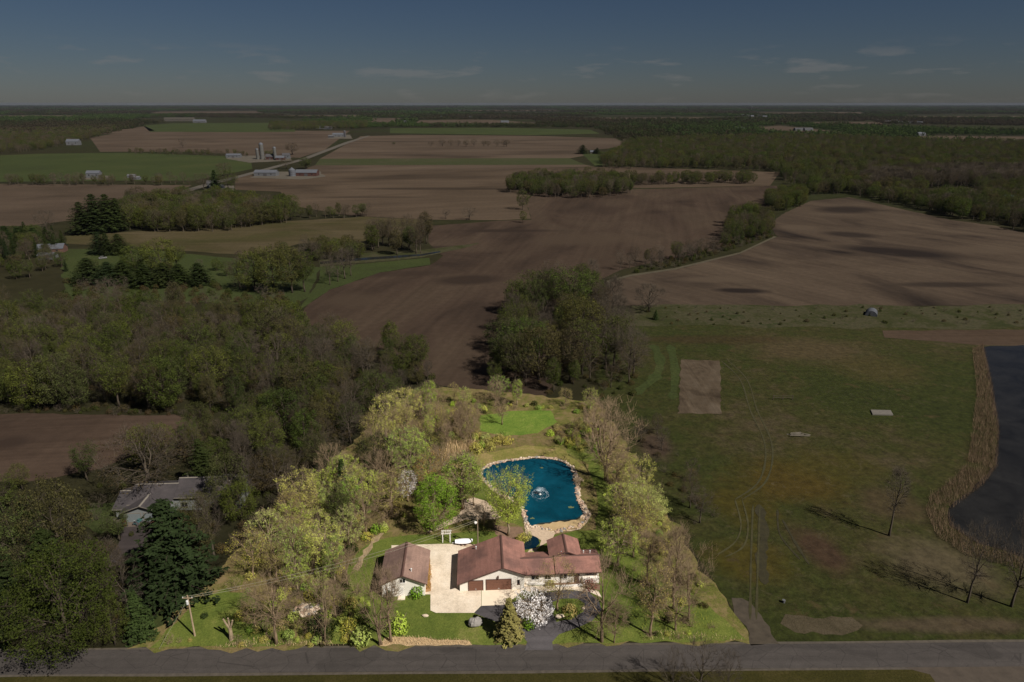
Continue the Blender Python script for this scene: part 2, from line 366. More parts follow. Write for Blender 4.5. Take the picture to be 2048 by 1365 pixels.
for yp in ([(450,318),(470,312),(580,312),(585,322),(500,326)],[(500,356),(520,344),(640,344),(650,354),(600,360)],[(655,278),(660,270),(700,270),(705,278)],[(405,382),(420,370),(470,372),(470,382)],[(160,360),(170,352),(215,352),(220,360)]): sheet('farm_yard', yp, .21, M['farm_yard'], 2.0, 12)
M['far_road'] = plain('far_road', S(90,83,73), .9, .1, .05)
sheet('country_road', [(330,392),(400,371),(480,351),(600,319),(690,285),(735,272),(741,272),(700,286),(612,320),(494,352),(415,373),(352,392)], .2, M['far_road'])
# right-hand meadow
def meadow_patch(b, c):
    for (px, py, rx, ry, r, col, k) in [(1380,770,48,20,0,S(84,74,58),0), (1620,700,180,20,0,S(76,64,44),.8), (1760,740,120,18,0,S(72,62,36),.6), (1580,960,160,16,0,S(72,58,22),.8),
            (1500,1120,120,10,0,S(70,60,20),.7), (1880,1130,140,14,.2,S(84,74,56),.8), (1790,1010,90,12,.4,S(74,60,44),.6), (1640,1100,60,12,.3,S(66,48,38),.8), (1310,890,50,14,0,S(70,56,46),.9),
            (1900,1250,300,3,0,S(78,66,52),.8), (1660,930,140,14,0,S(66,60,24),.6), (1500,640,300,8,0,S(60,60,32),.6), (1420,680,200,8,0,S(60,46,30),.6), (1480,1010,90,14,.3,S(68,58,20),.7)]:
        if not k: continue
        x, y = G(px, py); e = b.ellipse(x, y, rx*mpp(px,py), ry, r)
        n = b.noise(.12, 5, .65)
        e = b.math('MULTIPLY', b.ramp(b.math('ADD', e, b.math('MULTIPLY', b.math('SUBTRACT', n, .5), .9)), [(.1, 0.0), (.6, 1.0)]), k)
        c = b.mix(e, c, col)
    c = b.mix(1.0, c, b.ramp(b.noise(.45, 6, .75), [(.3,.55),(.7,1.5)]), 'MULTIPLY')
    return b.mix(b.ramp(b.noise(.3, 6, .8, dist=1.0), [(.56,0.0),(.7,.55)]), c, S(92,82,62))
M['meadow'] = grass_mat('meadow_grass', [(.3, S(43,48,20)), (.45, S(51,55,23)), (.55, S(58,56,28)), (.66, S(74,64,46))], .018, .14, 1.2, meadow_patch)
M['rough'] = grass_mat('rough_grass', [(.3, S(44,50,24)), (.45, S(58,59,32)), (.54, S(74,69,50)), (.62, S(50,56,27)), (.72, S(72,66,46))], .05, .35, 1.0)
M['verge'] = grass_mat('verge_grass', [(.3, S(52,50,20)), (.5, S(60,56,24)), (.68, S(74,66,36))], .08, .6, 3)
sheet('meadow', [(1216,655),(1300,640),(2300,652),(2300,1294),(1505,1290),(1199,800),(1186,740)], .03, M['meadow'], .8, 6)
sheet('rough_grass_strip', [(1206,616),(1300,612),(2300,611),(2300,658),(1700,656),(1240,652)], .06, M['rough'], 2.6, 9)
sheet('bare_soil_strip', [(1765,662),(2300,658),(2300,690),(1965,692),(1900,686),(1770,676)], .07, soil_mat('soil_strip', S(84,70,58), S(76,62,50), S(60,50,40)), .6, 5)
sheet('garden_plot', [(1362,720),(1440,722),(1443,828),(1356,828)], .06, soil_mat('garden_soil', S(98,86,72), S(86,74,60), S(60,50,40), 1.57, (), 1.2, .05), .4, 2)
sheet('dry_grass_patch', [(1572,1232),(1700,1236),(1722,1250),(1700,1268),(1590,1266),(1566,1250)], .055, grass_mat('dry_grass', [(.3,S(62,56,40)),(.5,S(80,71,54)),(.7,S(92,82,66))], .2, 1.2, 4), .5, 1.5)
sheet('dirt_track', [(1466,1200),(1486,1196),(1502,1206),(1516,1222),(1530,1242),(1546,1268),(1560,1290),(1506,1292),(1496,1268),(1478,1238),(1468,1216)], .06, plain('track_dirt', S(76,67,55), .95, .35, .6), .5, 1.3)
M['rut'] = plain('rut_soil', S(64,60,34), .95, .3, .6)
def strip(name, pts, w, z, mat, world=False):
    P = [Vector(p) for p in (pts if world else GP(pts))]
    Q = []
    for i in range(len(P)-1):
        for k in range(6):
            t = k/6; p0 = P[max(i-1,0)]; p1 = P[i]; p2 = P[i+1]; p3 = P[min(i+2,len(P)-1)]
            Q.append(.5*((2*p1)+(p2-p0)*t+(2*p0-5*p1+4*p2-p3)*t*t+(3*p1-p0-3*p2+p3)*t**3))
    Q.append(P[-1]); a = []; b = []
    for i, p in enumerate(Q):
        d = (Q[min(i+1,len(Q)-1)]-Q[max(i-1,0)]).normalized(); nn = Vector((-d.y, d.x))*w/2*_rng.uniform(.55,1.25)*(.25 if i in (0,len(Q)-1) else 1)
        a.append(tuple(p+nn)); b.append(tuple(p-nn))
    vs = [(x,y,z) for x,y in a+b]; n = len(a)
    me = bpy.data.meshes.new(name); me.from_pydata(vs, [], [(n+i,n+i+1,i+1,i) for i in range(n-1)]); me.materials.append(mat)
    o = link(name, me); T(o, kind='structure'); return o
for dx in (0, 14):
    strip('wheel_track', [(1440+dx,720),(1480+dx,760),(1500+dx,820),(1530+dx,890),(1520+dx,960),(1470+dx,1000)], .5, .075, M['rut'])
    strip('wheel_track', [(1470+dx,1000),(1482+dx,1050),(1470+dx*1.2,1085+dx*.6),(1435+dx,1110+dx*.4)], .4, .085, plain('pale_rut', S(70,66,38), .95, .3, .6))
    strip('wheel_track', [(1500+dx*.9,1240),(1502+dx,1120),(1506+dx,1010)], .45, .08, M['rut'])
strip('mown_track', [(1265,790),(1310,755),(1320,720),(1305,690)], 4.2, .065, M['crop_green'])
strip('mown_track', [(1345,800),(1350,740),(1340,690)], 3.0, .066, M['crop_green'])
strip('mud_scrape', [(1530,1170),(1522,1120),(1528,1070),(1518,1010)], 2.2, .07, plain('mud', S(54,49,28), .95, .35, .7))
strip('mud_scrape', [(1565,1040),(1590,1085),(1618,1130)], .7, .072, bpy.data.materials['mud'])
strip('mud_scrape', [(1555,1020),(1560,1070),(1600,1120)], .5, .073, bpy.data.materials['mud'])
# lane in front
def mat_asphalt(name, c, seam=True):
    b = NB(name); n1 = b.noise(.08, 5, .6, vec=b.mapping((.15,1,1))); n2 = b.noise(6, 3, .7); n3 = b.noise(.5, 4, .6)
    col = b.mix(1.0, c, b.ramp(n1, [(.3,.8),(.7,1.2)]), 'MULTIPLY'); col = b.mix(1.0, col, b.ramp(n2, [(.3,.85),(.7,1.15)]), 'MULTIPLY')
    col = b.mix(1.0, col, b.ramp(n3, [(.3,.9),(.7,1.1)]), 'MULTIPLY')
    w = b.noise(1.0, 2, .5, vec=b.mapping((.01,.9,1)))
    vo = b.N.new('ShaderNodeTexVoronoi'); vo.feature = 'DISTANCE_TO_EDGE'; vo.inputs['Scale'].default_value = .22; b.L.new(b.mapping((1,1.6,1)), vo.inputs['Vector'])
    col = b.mix(1.0, col, b.ramp(vo.outputs[0], [(.0,.62),(.016,1.0)]), 'MULTIPLY')
    pa = b.noise(.12, 2, .4, vec=b.mapping((.5,1,1),(0,0,0),(3,9,0))); col = b.mix(1.0, col, b.ramp(pa, [(.6,1.0),(.62,.82)]), 'MULTIPLY')
    col = b.mix(1.0, col, b.ramp(w, [(.35,.9),(.65,1.1)]), 'MULTIPLY')
    return b.surf(col, .85, b.bump(n2, .3, .02), .25)
def far_line(p, q, ext=500):
    a = Vector(G(*p)); b = Vector(G(*q)); d = (b-a).normalized(); return tuple(a-d*ext), tuple(b+d*ext)
vt0, vt1 = far_line((0,1298),(2048,1281)); rt0, rt1 = far_line((0,1306),(2048,1288)); rb0, rb1 = far_line((0,1348),(2048,1331)); vb0, vb1 = far_line((0,1362),(2048,1346))
sheet('verge', [vt0, vt1, rt1, rt0], .045, M['verge'], world=True)
sheet('verge', [rb0, rb1, (vb1[0], vb1[1]-16), (vb0[0], vb0[1]-16)], .045, M['verge'], world=True)
sheet('road', [(rt0[0],rt0[1]+.4), (rt1[0],rt1[1]+.4), (rb1[0],rb1[1]-.3), (rb0[0],rb0[1]-.3)], .06, mat_asphalt('lane_asphalt', S(77,71,67)), world=True)
sheet('gravel_turnout', [(1800,1333),(2300,1326),(2300,1420),(1900,1420),(1860,1350)], .0565, plain('turnout_gravel', S(82,72,62), .95, .25, .6), .3, 2)

# ---- the lot
def lot_patch(b, c):
    n = b.noise(.35, 5, .7); return b.mix(b.ramp(n, [(.48,0.0),(.62,.75)]), c, lin(150,128,92,.65))
M['brush'] = grass_mat('brush_ground', [(.3, lin(74,82,34,.65)), (.46, lin(112,112,54,.65)), (.58, lin(134,116,78,.65)), (.7, lin(92,104,40,.65))], .09, .6, 3, lot_patch)
M['lawn'] = grass_mat('lawn_grass', [(.3, S(78,90,38)), (.44, S(96,108,46)), (.56, S(112,120,54)), (.68, S(136,130,76))], .07, .5, 4)
M['lawn_lush'] = grass_mat('lawn_lush', [(.3, S(84,104,42)), (.45, S(104,128,50)), (.58, S(120,138,58)), (.7, S(140,142,78))], .12, .6, 3)
M['lawn_worn'] = grass_mat('lawn_worn', [(.3, S(110,116,50)), (.5, S(142,132,74)), (.66, S(180,152,110))], .1, .6, 4)
sheet('lot_brush_ground', [(262,1301),(820,780),(900,775),(1196,803),(1496,1283),(900,1293)], .07, M['brush'], 1.3, 2.2)
sheet('lawn', [(645,1290),(650,1240),(662,1180),(700,1120),(742,1082),(800,1072),(880,1070),(960,1062),(1010,1064),(1050,1075),(1190,1060),(1196,1000),(1176,930),(1130,906),(1146,880),(1180,880),(1236,970),(1270,1060),(1320,1150),(1400,1200),(1450,1240),(1492,1280),(1000,1291)], .085, M['lawn'], .35, 2)
sheet('lawn', [(300,1298),(400,1196),(450,1178),(500,1190),(560,1240),(600,1290)], .085, M['lawn'], .4, 2)
sheet('back_lawn', [(962,832),(1010,824),(1102,822),(1116,845),(1076,868),(1008,872),(958,862)], .085, M['lawn_lush'], .5, 2)
sheet('worn_grass', [(900,930),(960,908),(1050,892),(1120,896),(1150,920),(1172,940),(1150,940),(1120,925),(1060,918),(1000,926),(962,942),(950,950),(905,955)], .09, M['lawn_worn'], .5, 2)
sheet('lawn', [(905,955),(950,950),(985,980),(1034,1006),(1046,1030),(1046,1056),(1000,1040),(985,1012),(945,995),(915,985)], .09, M['lawn'], .3, 2)
def mat_concrete():
    b = NB('concrete'); n1 = b.noise(.35, 6, .62); n2 = b.noise(3, 5, .7); n3 = b.noise(14, 2, .6)
    c = b.ramp(n1, [(.3, lin(208,190,166,.86)), (.5, lin(232,214,190,.86)), (.7, lin(242,226,204,.86))])
    c = b.mix(1.0, c, b.ramp(n2, [(.32,.82),(.62,1.05)]), 'MULTIPLY'); c = b.mix(1.0, c, b.ramp(n3, [(.3,.94),(.7,1.05)]), 'MULTIPLY')
    return b.surf(c, .85, b.bump(n3, .2, .01), .25)
M['concrete'] = mat_concrete()
sheet('concrete_yard', [(783,1092),(880,1089),(915,1089),(945,1096),(962,1106),(962.4,1212.6),(948,1227),(872,1227),(861,1222),(861,1190),(840,1190),(840,1110),(783,1108)], .105, M['concrete'])
sheet('garage_apron', [(963.2,1160),(1052,1170),(1050,1178),(1036,1192),(1010,1211),(963.2,1213)], .106, plain('apron_new', lin(240,222,196,.86), .85, .06, .8))
sheet('gravel_shoulder', [(rt0[0],rt0[1]+.9),(rt1[0],rt1[1]+.9),(rt1[0],rt1[1]+.3),(rt0[0],rt0[1]+.3)], .052, plain('shoulder_gravel', S(88,80,70), .95, .3, 1.0), .15, 3, world=True)
sheet('gravel_shoulder', [(rb0[0],rb0[1]-.2),(rb1[0],rb1[1]-.2),(rb1[0],rb1[1]-.8),(rb0[0],rb0[1]-.8)], .052, bpy.data.materials['shoulder_gravel'], .15, 3, world=True)
sheet('asphalt_drive', [(1050,1302),(1054,1285),(1040,1268),(1008,1252),(948,1227),(964,1213),(1010,1211),(1040,1202),(1090,1186),(1140,1180),(1178,1186),(1198,1202),(1204,1222),(1186,1243),(1146,1260),(1118,1270),(1104,1285),(1106,1301)], .1, mat_asphalt('drive_asphalt', S(92,87,88)), .12, 1.5)
sheet('drive_island', [(1106,1206),(1124,1198),(1155,1199),(1170,1208),(1166,1224),(1142,1240),(1114,1245),(1105,1228)], .115, M['lawn'], .15, 1.2)
sheet('planting_bed', [(1003,1240),(1016,1218),(1050,1206),(1092,1198),(1092,1222),(1080,1246),(1048,1258)], .115, plain('mulch', lin(110,92,70,.7), .95, .35, 1.2), .15, 1.2)
M['gravel'] = plain('pale_gravel', lin(206,182,156,.8), .95, .22, 2.2, .1, 0, .4)
M['sand'] = plain('sand', lin(196,168,124,.8), .95, .15, .8)
M['mulch'] = plain('mulch_bed', lin(140,112,90,.7), .95, .3, 1.5)
sheet('gravel_path', [(930,1002),(948,996),(972,1003),(990,1018),(1002,1036),(975,1040),(930,1040),(890,1056),(862,1066),(852,1064),(880,1050),(920,1028)], .1, M['gravel'], .3, 1.5)
sheet('mulch_bed', [(985,1050),(1040,1056),(1056,1072),(1040,1092),(1010,1080),(990,1070)], .1, M['mulch'], .3, 1.5)
sheet('stone_patio', [(1052,1050),(1076,1050),(1110,1068),(1104,1080),(1084,1092),(1066,1108),(1050,1112),(1058,1100),(1078,1094),(1082,1082),(1066,1072),(1050,1068)], .11, M['gravel'], .15, 1.5)
sheet('front_walk', [(1050,1172),(1100,1174),(1150,1172),(1196,1184),(1204,1196),(1180,1186),(1140,1180),(1090,1184),(1052,1184)], .112, M['concrete'], .1, 1.5)
sheet('flower_bed', [(1052,1160),(1100,1163),(1150,1163),(1200,1170),(1200,1182),(1150,1172),(1100,1173),(1052,1171)], .108, M['mulch'])
sheet('dirt_edge', [(704,1140),(728,1102),(746,1078),(772,1062),(768,1070),(748,1088),(732,1112),(716,1142)], .095, plain('bare_dirt', lin(168,146,112,.7), .95, .3, 1.2), .4, 1.2)
sheet('dry_grass_mound', [(756,1292),(770,1278),(820,1274),(880,1279),(940,1282),(945,1291)], .1, plain('dry_straw', lin(196,168,128,.75), .95, .25, 1.5), .3, 1.2)
sheet('parking_gravel', [(905,1090),(930,1087),(958,1092),(962,1100),(945,1098)], .112, M['gravel'], .1, 1)
M['rust_dirt'] = plain('rust_dirt', lin(176,136,94,.75), .95, .3, 1.2)
sheet('rust_stained_strip', [(850,1118),(860,1116),(862,1184),(850,1186)], .12, M['rust_dirt'], .1, 1)
# ---- water
def water(name, c, rough=.06, bs=.12, scale=1.2, spec=.5):
    b = NB(name); n = b.noise(scale, 3, .6); n2 = b.noise(.09, 5, .65, dist=.8); n4 = b.noise(.6, 5, .7)
    col = b.mix(1.0, c, b.ramp(n2, [(.3,.6),(.7,1.35)]), 'MULTIPLY'); col = b.mix(1.0, col, b.ramp(n4, [(.3,.88),(.7,1.1)]), 'MULTIPLY')
    return b.surf(col, rough, b.bump(n, bs, .04), spec)
POND = [(960,944),(985,931),(1022,924),(1062,919),(1100,920),(1125,926),(1141,937),(1149,955),(1152,978),(1152,1000),(1160,1016),(1166,1030),(1150,1040),(1112,1043),(1078,1048),(1060,1053),(1054,1036),(1050,1018),(1036,1003),(1010,990),(984,972)]
RIM = [(950,944),(982,926),(1020,919),(1062,914),(1104,915),(1130,922),(1148,934),(1157,952),(1160,978),(1160,996),(1172,1012),(1182,1030),(1176,1046),(1160,1060),(1108,1068),(1078,1056),(1052,1060),(1046,1036),(1044,1020),(1030,1007),(1004,994),(976,975)]
sheet('pond_bank', RIM, .1, M['gravel'], .25, 1.2)
sheet('sand_beach', [(1074,1051),(1120,1044),(1162,1036),(1174,1040),(1168,1052),(1150,1060),(1106,1066)], .112, M['sand'], .15, 1.2)
sheet('pond_shallows', [(957,944),(984,929.5),(1021,922.5),(1062,917.5),(1101,918.5),(1127,924.5),(1143,936),(1151,954),(1154,978),(1154,999),(1162,1015),(1169,1030),(1153,1041.5),(1112,1045),(1078,1050),(1058,1055),(1052,1036),(1048,1018),(1034,1004),(1008,991.5),(982,973)], .118, water('shallow_brown', (.03,.034,.026,1), .15, .2, 2.0, .4), .35, .8)
sheet('pond_water', POND, .125, water('pond_blue', (.003,.052,.080,1)), .12, 1.0)
sheet('garden_pool_water', [(1036,1092),(1048,1084),(1058,1078),(1066,1073),(1077,1078),(1080,1088),(1070,1097),(1050,1101)], .13, water('pool_blue', (.003,.016,.03,1)), .1, .7)
LAKE = [(1966,694),(2060,691),(2400,688),(2400,1160),(2048,1116),(1960,1088),(1898,1052),(1896,1016),(1962,965),(1988,930),(1994,866),(1980,780)]
sheet('lake_water', LAKE, .09, water('lake_dark', (.0155,.0145,.013,1), .1, .08, .8, .16), .5, 3)
sheet('creek_water', [(640,524),(700,518),(790,512),(840,509),(880,503),(882,505),(845,512),(800,516),(700,523),(640,529)], .07, water('creek_dark', (.014,.014,.012,1), .2, .2, .8, .2), .4, 5)
sheet('creek_margin', [(640,516),(700,508),(790,503),(850,500),(930,490),(960,486),(940,494),(880,507),(845,515),(800,520),(700,528),(640,534)], .055, M['rough'], .6, 5)
sheet('pasture', [(596,622),(640,560),(640,534),(700,530),(860,516),(860,530),(760,545),(660,580),(618,608)], .045, M['crop_green'], .6, 5)
sheet('rough_pasture', [(120,498),(300,500),(480,518),(640,536),(620,590),(590,612),(400,606),(130,600)], .035, M['crop_green'], 1.0, 6)
sheet('clearing', [(400,572),(480,572),(590,585),(600,600),(590,620),(520,600),(400,588)], .045, M['crop_green'], .6, 5)
sheet('neighbour_lawn', [(165,1010),(235,1005),(230,1050),(200,1070),(160,1050)], .05, M['crop_green'], .5, 2)
sheet('neighbour_lawn', [(280,1280),(330,1200),(390,1160),(400,1190),(290,1290)], .05, M['crop_green'], .5, 2)
sheet('neighbour_drive', [(226,1046),(330,1044),(335,1058),(280,1100),(240,1130),(215,1120),(245,1075)], .055, mat_asphalt('neighbour_asphalt', S(66,58,56)), .3, 2)
sheet('neighbour_apron', [(226,1038),(330,1038),(332,1050),(236,1056)], .06, plain('apron_concrete', S(104,92,82), .9))
sheet('lane_edge_dirt', [(0,1200),(60,1180),(80,1190),(10,1225)], .05, plain('orange_dirt', S(82,60,44), .95))

# ------------------------------------------------------------------ plants: every prototype is a pair of meshes (wood, leaves)
def unit(rng):
    while True:
        v = Vector((rng.uniform(-1,1), rng.uniform(-1,1), rng.uniform(-1,1)))
        if .05 < v.length < 1: return v.normalized()
class Leaves:
    """loose leaf faces collected for one crown"""
    def __init__(s): s.v = []; s.f = []; s.t = []
    def quad(s, c, n, size, asp, tint, rng):
        a = n.orthogonal().normalized(); b = n.cross(a); r = rng.uniform(0, 6.28)
        u = (a*math.cos(r)+b*math.sin(r))*size; w = (b*math.cos(r)-a*math.sin(r))*size*asp
        k = len(s.v); s.v += [c-u*.5-w*.15, c-w*.5, c+u*.5+w*.1, c+w*.5]; s.f.append((k,k+1,k+2,k+3)); s.t += [tint]*4
    def blade(s, c, d, L, w, tint):
        side = d.cross(Vector((0,0,1)))
        side = side.normalized()*w if side.length > 1e-3 else Vector((w,0,0))
        k = len(s.v); s.v += [c-side, c+side, c+d*L]; s.f.append((k,k+1,k+2)); s.t += [tint]*3
    def mesh(s, name, mat):
        me = bpy.data.meshes.new(name); me.from_pydata([tuple(p) for p in s.v], [], s.f); me.materials.append(mat)
        at = me.attributes.new('tint', 'FLOAT', 'POINT'); at.data.foreach_set('value', s.t); me.update(); return me
def gen_tree(seed, h=12., w=9., base=.22, tips=170, per=16, size=.34, clump=.75, limbs=8, rise=.5, twigs=0, twr=.022, shape='round', trunk_r=None, multi=1, hull=.55, trunk_top=.82):
    """returns (wood MB, Leaves). h height, w crown width, base = bare part of the trunk"""
    rng = random.Random(seed); wood = MB(); lv = Leaves()
    tr = trunk_r or .016*h+.05
    nodes = []
    cz = h*(base+(1-base)*.5); rz = h*(1-base)*.5; rx = w*.5
    lob = [(unit(rng), rng.uniform(.15,.32)) for _ in range(7)]
    def hullk(d):
        k = .8
        for l, a in lob: k += a*max(0, d.dot(l))**3
        return min(k, 1.12)
    def prof(t):
        if shape == 'round': return math.sqrt(max(0, 1-(2*t-1)**2))
        if shape == 'vase': return math.sqrt(max(0, 1-(1.5*t-.95)**2*1.1)) if t < .98 else .2
        if shape == 'tall': return .75*math.sqrt(max(0, 1-(2*t-1)**2))+.1
        if shape == 'cone': return (1-t)**.8*.95+.05
        return 1
    for mlt in range(multi):
        lean = Vector((rng.uniform(-1,1), rng.uniform(-1,1), 0))*(.04 if multi == 1 else .22)
        off = Vector((rng.uniform(-1,1), rng.uniform(-1,1), 0))*(.35 if multi > 1 else 0)
        pts = []; rad = []
        for i in range(8):
            t = i/7; p = off+lean*h*t+Vector((rng.uniform(-1,1), rng.uniform(-1,1), 0))*.012*h*(t > 0)+Vector((0,0,h*trunk_top*t))
            pts.append(p); rad.append(tr*(1-.88*t)*(1.25 if i == 0 else 1)/(multi**.4))
        pts[0].z = -.15
        wood.tube(pts, rad, 7)
        for i in range(2, 8): nodes.append((pts[i], rad[i]))
        nl = max(3, limbs//multi)
        for k in range(nl):
            t = base*.8+(trunk_top-base*.8)*(.12+.8*k/nl)/1.0
            i0 = min(6, int(t/trunk_top*7)); ft = t/trunk_top*7-i0
            p0 = pts[i0].lerp(pts[min(7,i0+1)], min(1,ft)); r0 = rad[i0]*.55
            az = k*2.399+rng.uniform(-.5,.5)+mlt
            tt = min(.95, (p0.z/h-base)/(1-base)+.25+.35*rise)
            R = rx*prof(max(.05,min(.95,tt)))*rng.uniform(.6,.95)
            e = Vector((math.cos(az)*R, math.sin(az)*R, h*(base+(1-base)*tt)))
            q = [p0]
            for s in (.3,.6,.82,1.0):
                m = p0.lerp(e, s); m.z = p0.z+(e.z-p0.z)*s**(1.0+.5*(1-rise)); m += Vector((rng.uniform(-1,1),rng.uniform(-1,1),rng.uniform(-1,1)))*.018*h; q.append(m)
            rr = [r0, r0*.7, r0*.48, r0*.3, r0*.16]
            wood.tube(q, rr, 5)
            for j in range(1,5): nodes.append((q[j], rr[j]))
            for j in range(1,4): nodes.append((q[j].lerp(q[j+1],.5), rr[j]))
    npos = np.array([tuple(n[0]) for n in nodes])
    for _ in range(tips):
        for _try in range(20):
            d = unit(rng); k = hullk(d)*rng.uniform(hull, 1)**.6
            t = .5+.5*d.z*k
            if not 0 < t < 1: continue
            pr = prof(t)/max(.2, math.sqrt(max(.04,1-(2*t-1)**2)))
            p = Vector((d.x*k*rx*pr, d.y*k*rx*pr, cz+d.z*k*rz))
            break
        dd = npos-np.array(tuple(p)); cost = (dd**2).sum(1)+np.maximum(0, dd[:,2]+.3)**2*4
        ni = int(cost.argmin()); a, ra = nodes[ni]
        r1 = min(ra*.6, .05)
        mid = a.lerp(p, .5)+Vector((rng.uniform(-1,1),rng.uniform(-1,1),rng.uniform(0,1)))*.08*(p-a).length
        wood.tube([a, mid, p], [r1, r1*.6, max(.008,twr*.6)], 3, cap=False)
        out = Vector((p.x*.6, p.y*.6, (p.z-cz*.75))).normalized()
        tint = min(1, max(0, rng.gauss(.5,.25)))
        for i in range(twigs):
            s = a.lerp(p, rng.uniform(.35,1)); dv = (out*.8+unit(rng)*.85+Vector((0,0,.35*rise))).normalized()
            L = rng.uniform(.06,.13)*h
            m = s+dv*L*.5+unit(rng)*.05*L; e = s+dv*L+Vector((0,0,.1*L))
            wood.tube([s, m, e], [twr, twr*.75, twr*.4], 3, cap=False)
        for i in range(per):
            c = p+unit(rng)*clump*rng.uniform(.1,1)**.6
            n = (unit(rng)+Vector((0,0,.5))+out*.5).normalized()
            lv.quad(c, n, size*rng.uniform(.45,1.35), rng.uniform(.45,.8), min(1,max(0,tint+rng.uniform(-.2,.2))), rng)
    return wood, lv
def gen_conifer(seed, h=15., w=8., base=.06, step=.5, per=8, droop=.25, tuft=.75, irregular=.25, sweep=0.0, full=.85):
    rng = random.Random(seed); wood = MB(); lv = Leaves()
    wood.tube([(0,0,-.1),(0,0,h*.4),(0,0,h*.97)], [.018*h, .011*h, .02], 7)
    z = h*base
    while z < h*.985:
        t = z/h; R = w*.5*((1-t)**full)*(1 if t > .14 else .8+t*1.4)
        n = max(4, int(per*(.45+.55*(1-t)))); a0 = rng.uniform(0,6.28)
        for k in range(n):
            az = a0+2*math.pi*k/n+rng.uniform(-.25,.25); L = max(.25, R*rng.uniform(1-irregular*1.6, 1+irregular*.4))
            d = Vector((math.cos(az), math.sin(az), 0)); zz = z+rng.uniform(-.2,.2)
            tip = d*L+Vector((0,0,zz-droop*L+sweep*L))
            if L > .7: wood.tube([(0,0,zz), tuple(tip*.98)], [.035, .012], 3, cap=False)
            side = Vector((-d.y, d.x, 0)); m = max(2, int(L/.42)); tint0 = min(1,max(0,rng.gauss(.5,.2)))
            for i in range(m):
                s = (i+1)/m; c0 = Vector((0,0,zz)).lerp(tip, s); wd = .5*L*(1-s)*.55+.28
                for j in range(6):
                    c = c0+side*rng.uniform(-1,1)*wd+Vector((0,0,rng.uniform(-.12,.12)))+d*rng.uniform(-.15,.15)
                    nn = (Vector((0,0,1))+d*.5+unit(rng)*.6).normalized()
                    lv.quad(c, nn, tuft*rng.uniform(.6,1.15), .42, min(1,max(0,tint0+rng.uniform(-.2,.2))), rng)
        z += step*rng.uniform(.85,1.15)*(.6+.4*(1-t))
    for i in range(10): lv.quad(Vector((0,0,h*.97))+unit(rng)*.15, unit(rng), .4, .4, .6, rng)
    return wood, lv
def gen_shrub(seed, h=1.6, w=2.0, n=420, size=.22, stems=9, hull=.35):
    rng = random.Random(seed); wood = MB(); lv = Leaves()
    lob = [(unit(rng), rng.uniform(.1,.35)) for _ in range(6)]
    for i in range(stems):
        az = rng.uniform(0,6.28); r = w*.4*rng.uniform(.3,1)
        wood.tube([(0,0,-.05),(math.cos(az)*r*.4,math.sin(az)*r*.4,h*.45),(math.cos(az)*r,math.sin(az)*r,h*.85)], [.03,.02,.008], 3, cap=False)
    for i in range(n):
        d = unit(rng); d.z = abs(d.z); k = .72
        for l, a in lob: k += a*max(0,d.dot(l))**2
        k *= rng.uniform(hull,1)**.5
        c = Vector((d.x*w*.5*k, d.y*w*.5*k, .08*h+d.z*h*.9*k))
        lv.quad(c, (d+unit(rng)*.7).normalized(), size*rng.uniform(.6,1.3), .65, min(1,max(0,rng.gauss(.5,.22))), rng)
    return wood, lv
PROTO = {}
def proto(key, gen, bark, leaf):
    w, l = gen
    PROTO[key] = dict(wood=w, leaves=l, bark=bark, leaf=leaf, h=None)
    allv = np.array([tuple(p) for p in w.v]+[tuple(p) for p in l.v])
    PROTO[key]['h'] = float(allv[:,2].max()); PROTO[key]['w'] = float(np.percentile(np.abs(allv[:,:2]),99)*2)
    PROTO[key]['mw'] = w.mesh(key+'_trunk', M[bark], True)
    PROTO[key]['ml'] = l.mesh(key+'_crown', M[leaf]) if l.f else None
def relief(key, newkey, bark, leaf):
    """same growth with other bark and leaves; grey kinds are darkened copies"""
    p = PROTO[key]; q = dict(p); q['mw'] = p['mw'].copy(); q['mw'].materials[0] = M[bark]
    if p['ml']: q['ml'] = p['ml'].copy(); q['ml'].materials[0] = M[leaf]
    PROTO[newkey] = q
for i in range(4):
    proto('lime%d'%i, gen_tree(10+i, 12, [8.5,7.5,9.5,5.6][i], [.22,.28,.2,.2][i], 190, 22, .21, .5, 12, .62, 3, .016, ['round','vase','round','tall'][i]), 'bark_pale', 'leaf_lime_lit')
    proto('olive%d'%i, gen_tree(210+i, 12, [8.5,7.5,9.5,6.4][i], [.2,.25,.18,.2][i], 250, 22, .24, .72, 11, .6, 2, .014, ['round','vase','round','tall'][i], None, 1, .5), 'bark_dark', 'leaf_olive_dim')
for i in range(3):
    proto('dense%d'%i, gen_tree(30+i, 12, [9.5,8.5,10][i], .12, 300, 24, .27, .72, 10, .45, 0, .02, 'round', None, 1, .5), 'bark_dark', 'leaf_olive_dim')
for i in range(4):
    proto('bare%d'%i, gen_tree(50+i, 13, [7.5,9,6,8][i], [.3,.22,.35,.25][i], 120, 0, .3, .6, 10, .8, 6, .019, ['vase','round','tall','vase'][i]), 'twig_pale', 'leaf_bud')
    relief('bare%d'%i, 'greybare%d'%i, 'twig_grey', 'leaf_bud_dim')
for i in range(3):
    proto('bud%d'%i, gen_tree(70+i, 12, [8,7,9][i], .25, 160, 13, .17, .7, 9, .7, 4, .015, ['vase','tall','round'][i]), 'twig_pale', 'leaf_bud')
    relief('bud%d'%i, 'greybud%d'%i, 'twig_grey', 'leaf_bud_dim')
relief('bud2', 'rustbud', 'twig_pale', 'leaf_rust')
for i in range(2):
    proto('pine%d'%i, gen_conifer(90+i, 17, 9, .06, .5, 11, .14, .55, .42, .14, .6), 'bark_dark', 'needle_dark')
    proto('spruce%d'%i, gen_conifer(95+i, 11, 5.4, .05, .42, 9, .3, .6, .22), 'bark_dark', 'needle_mid')
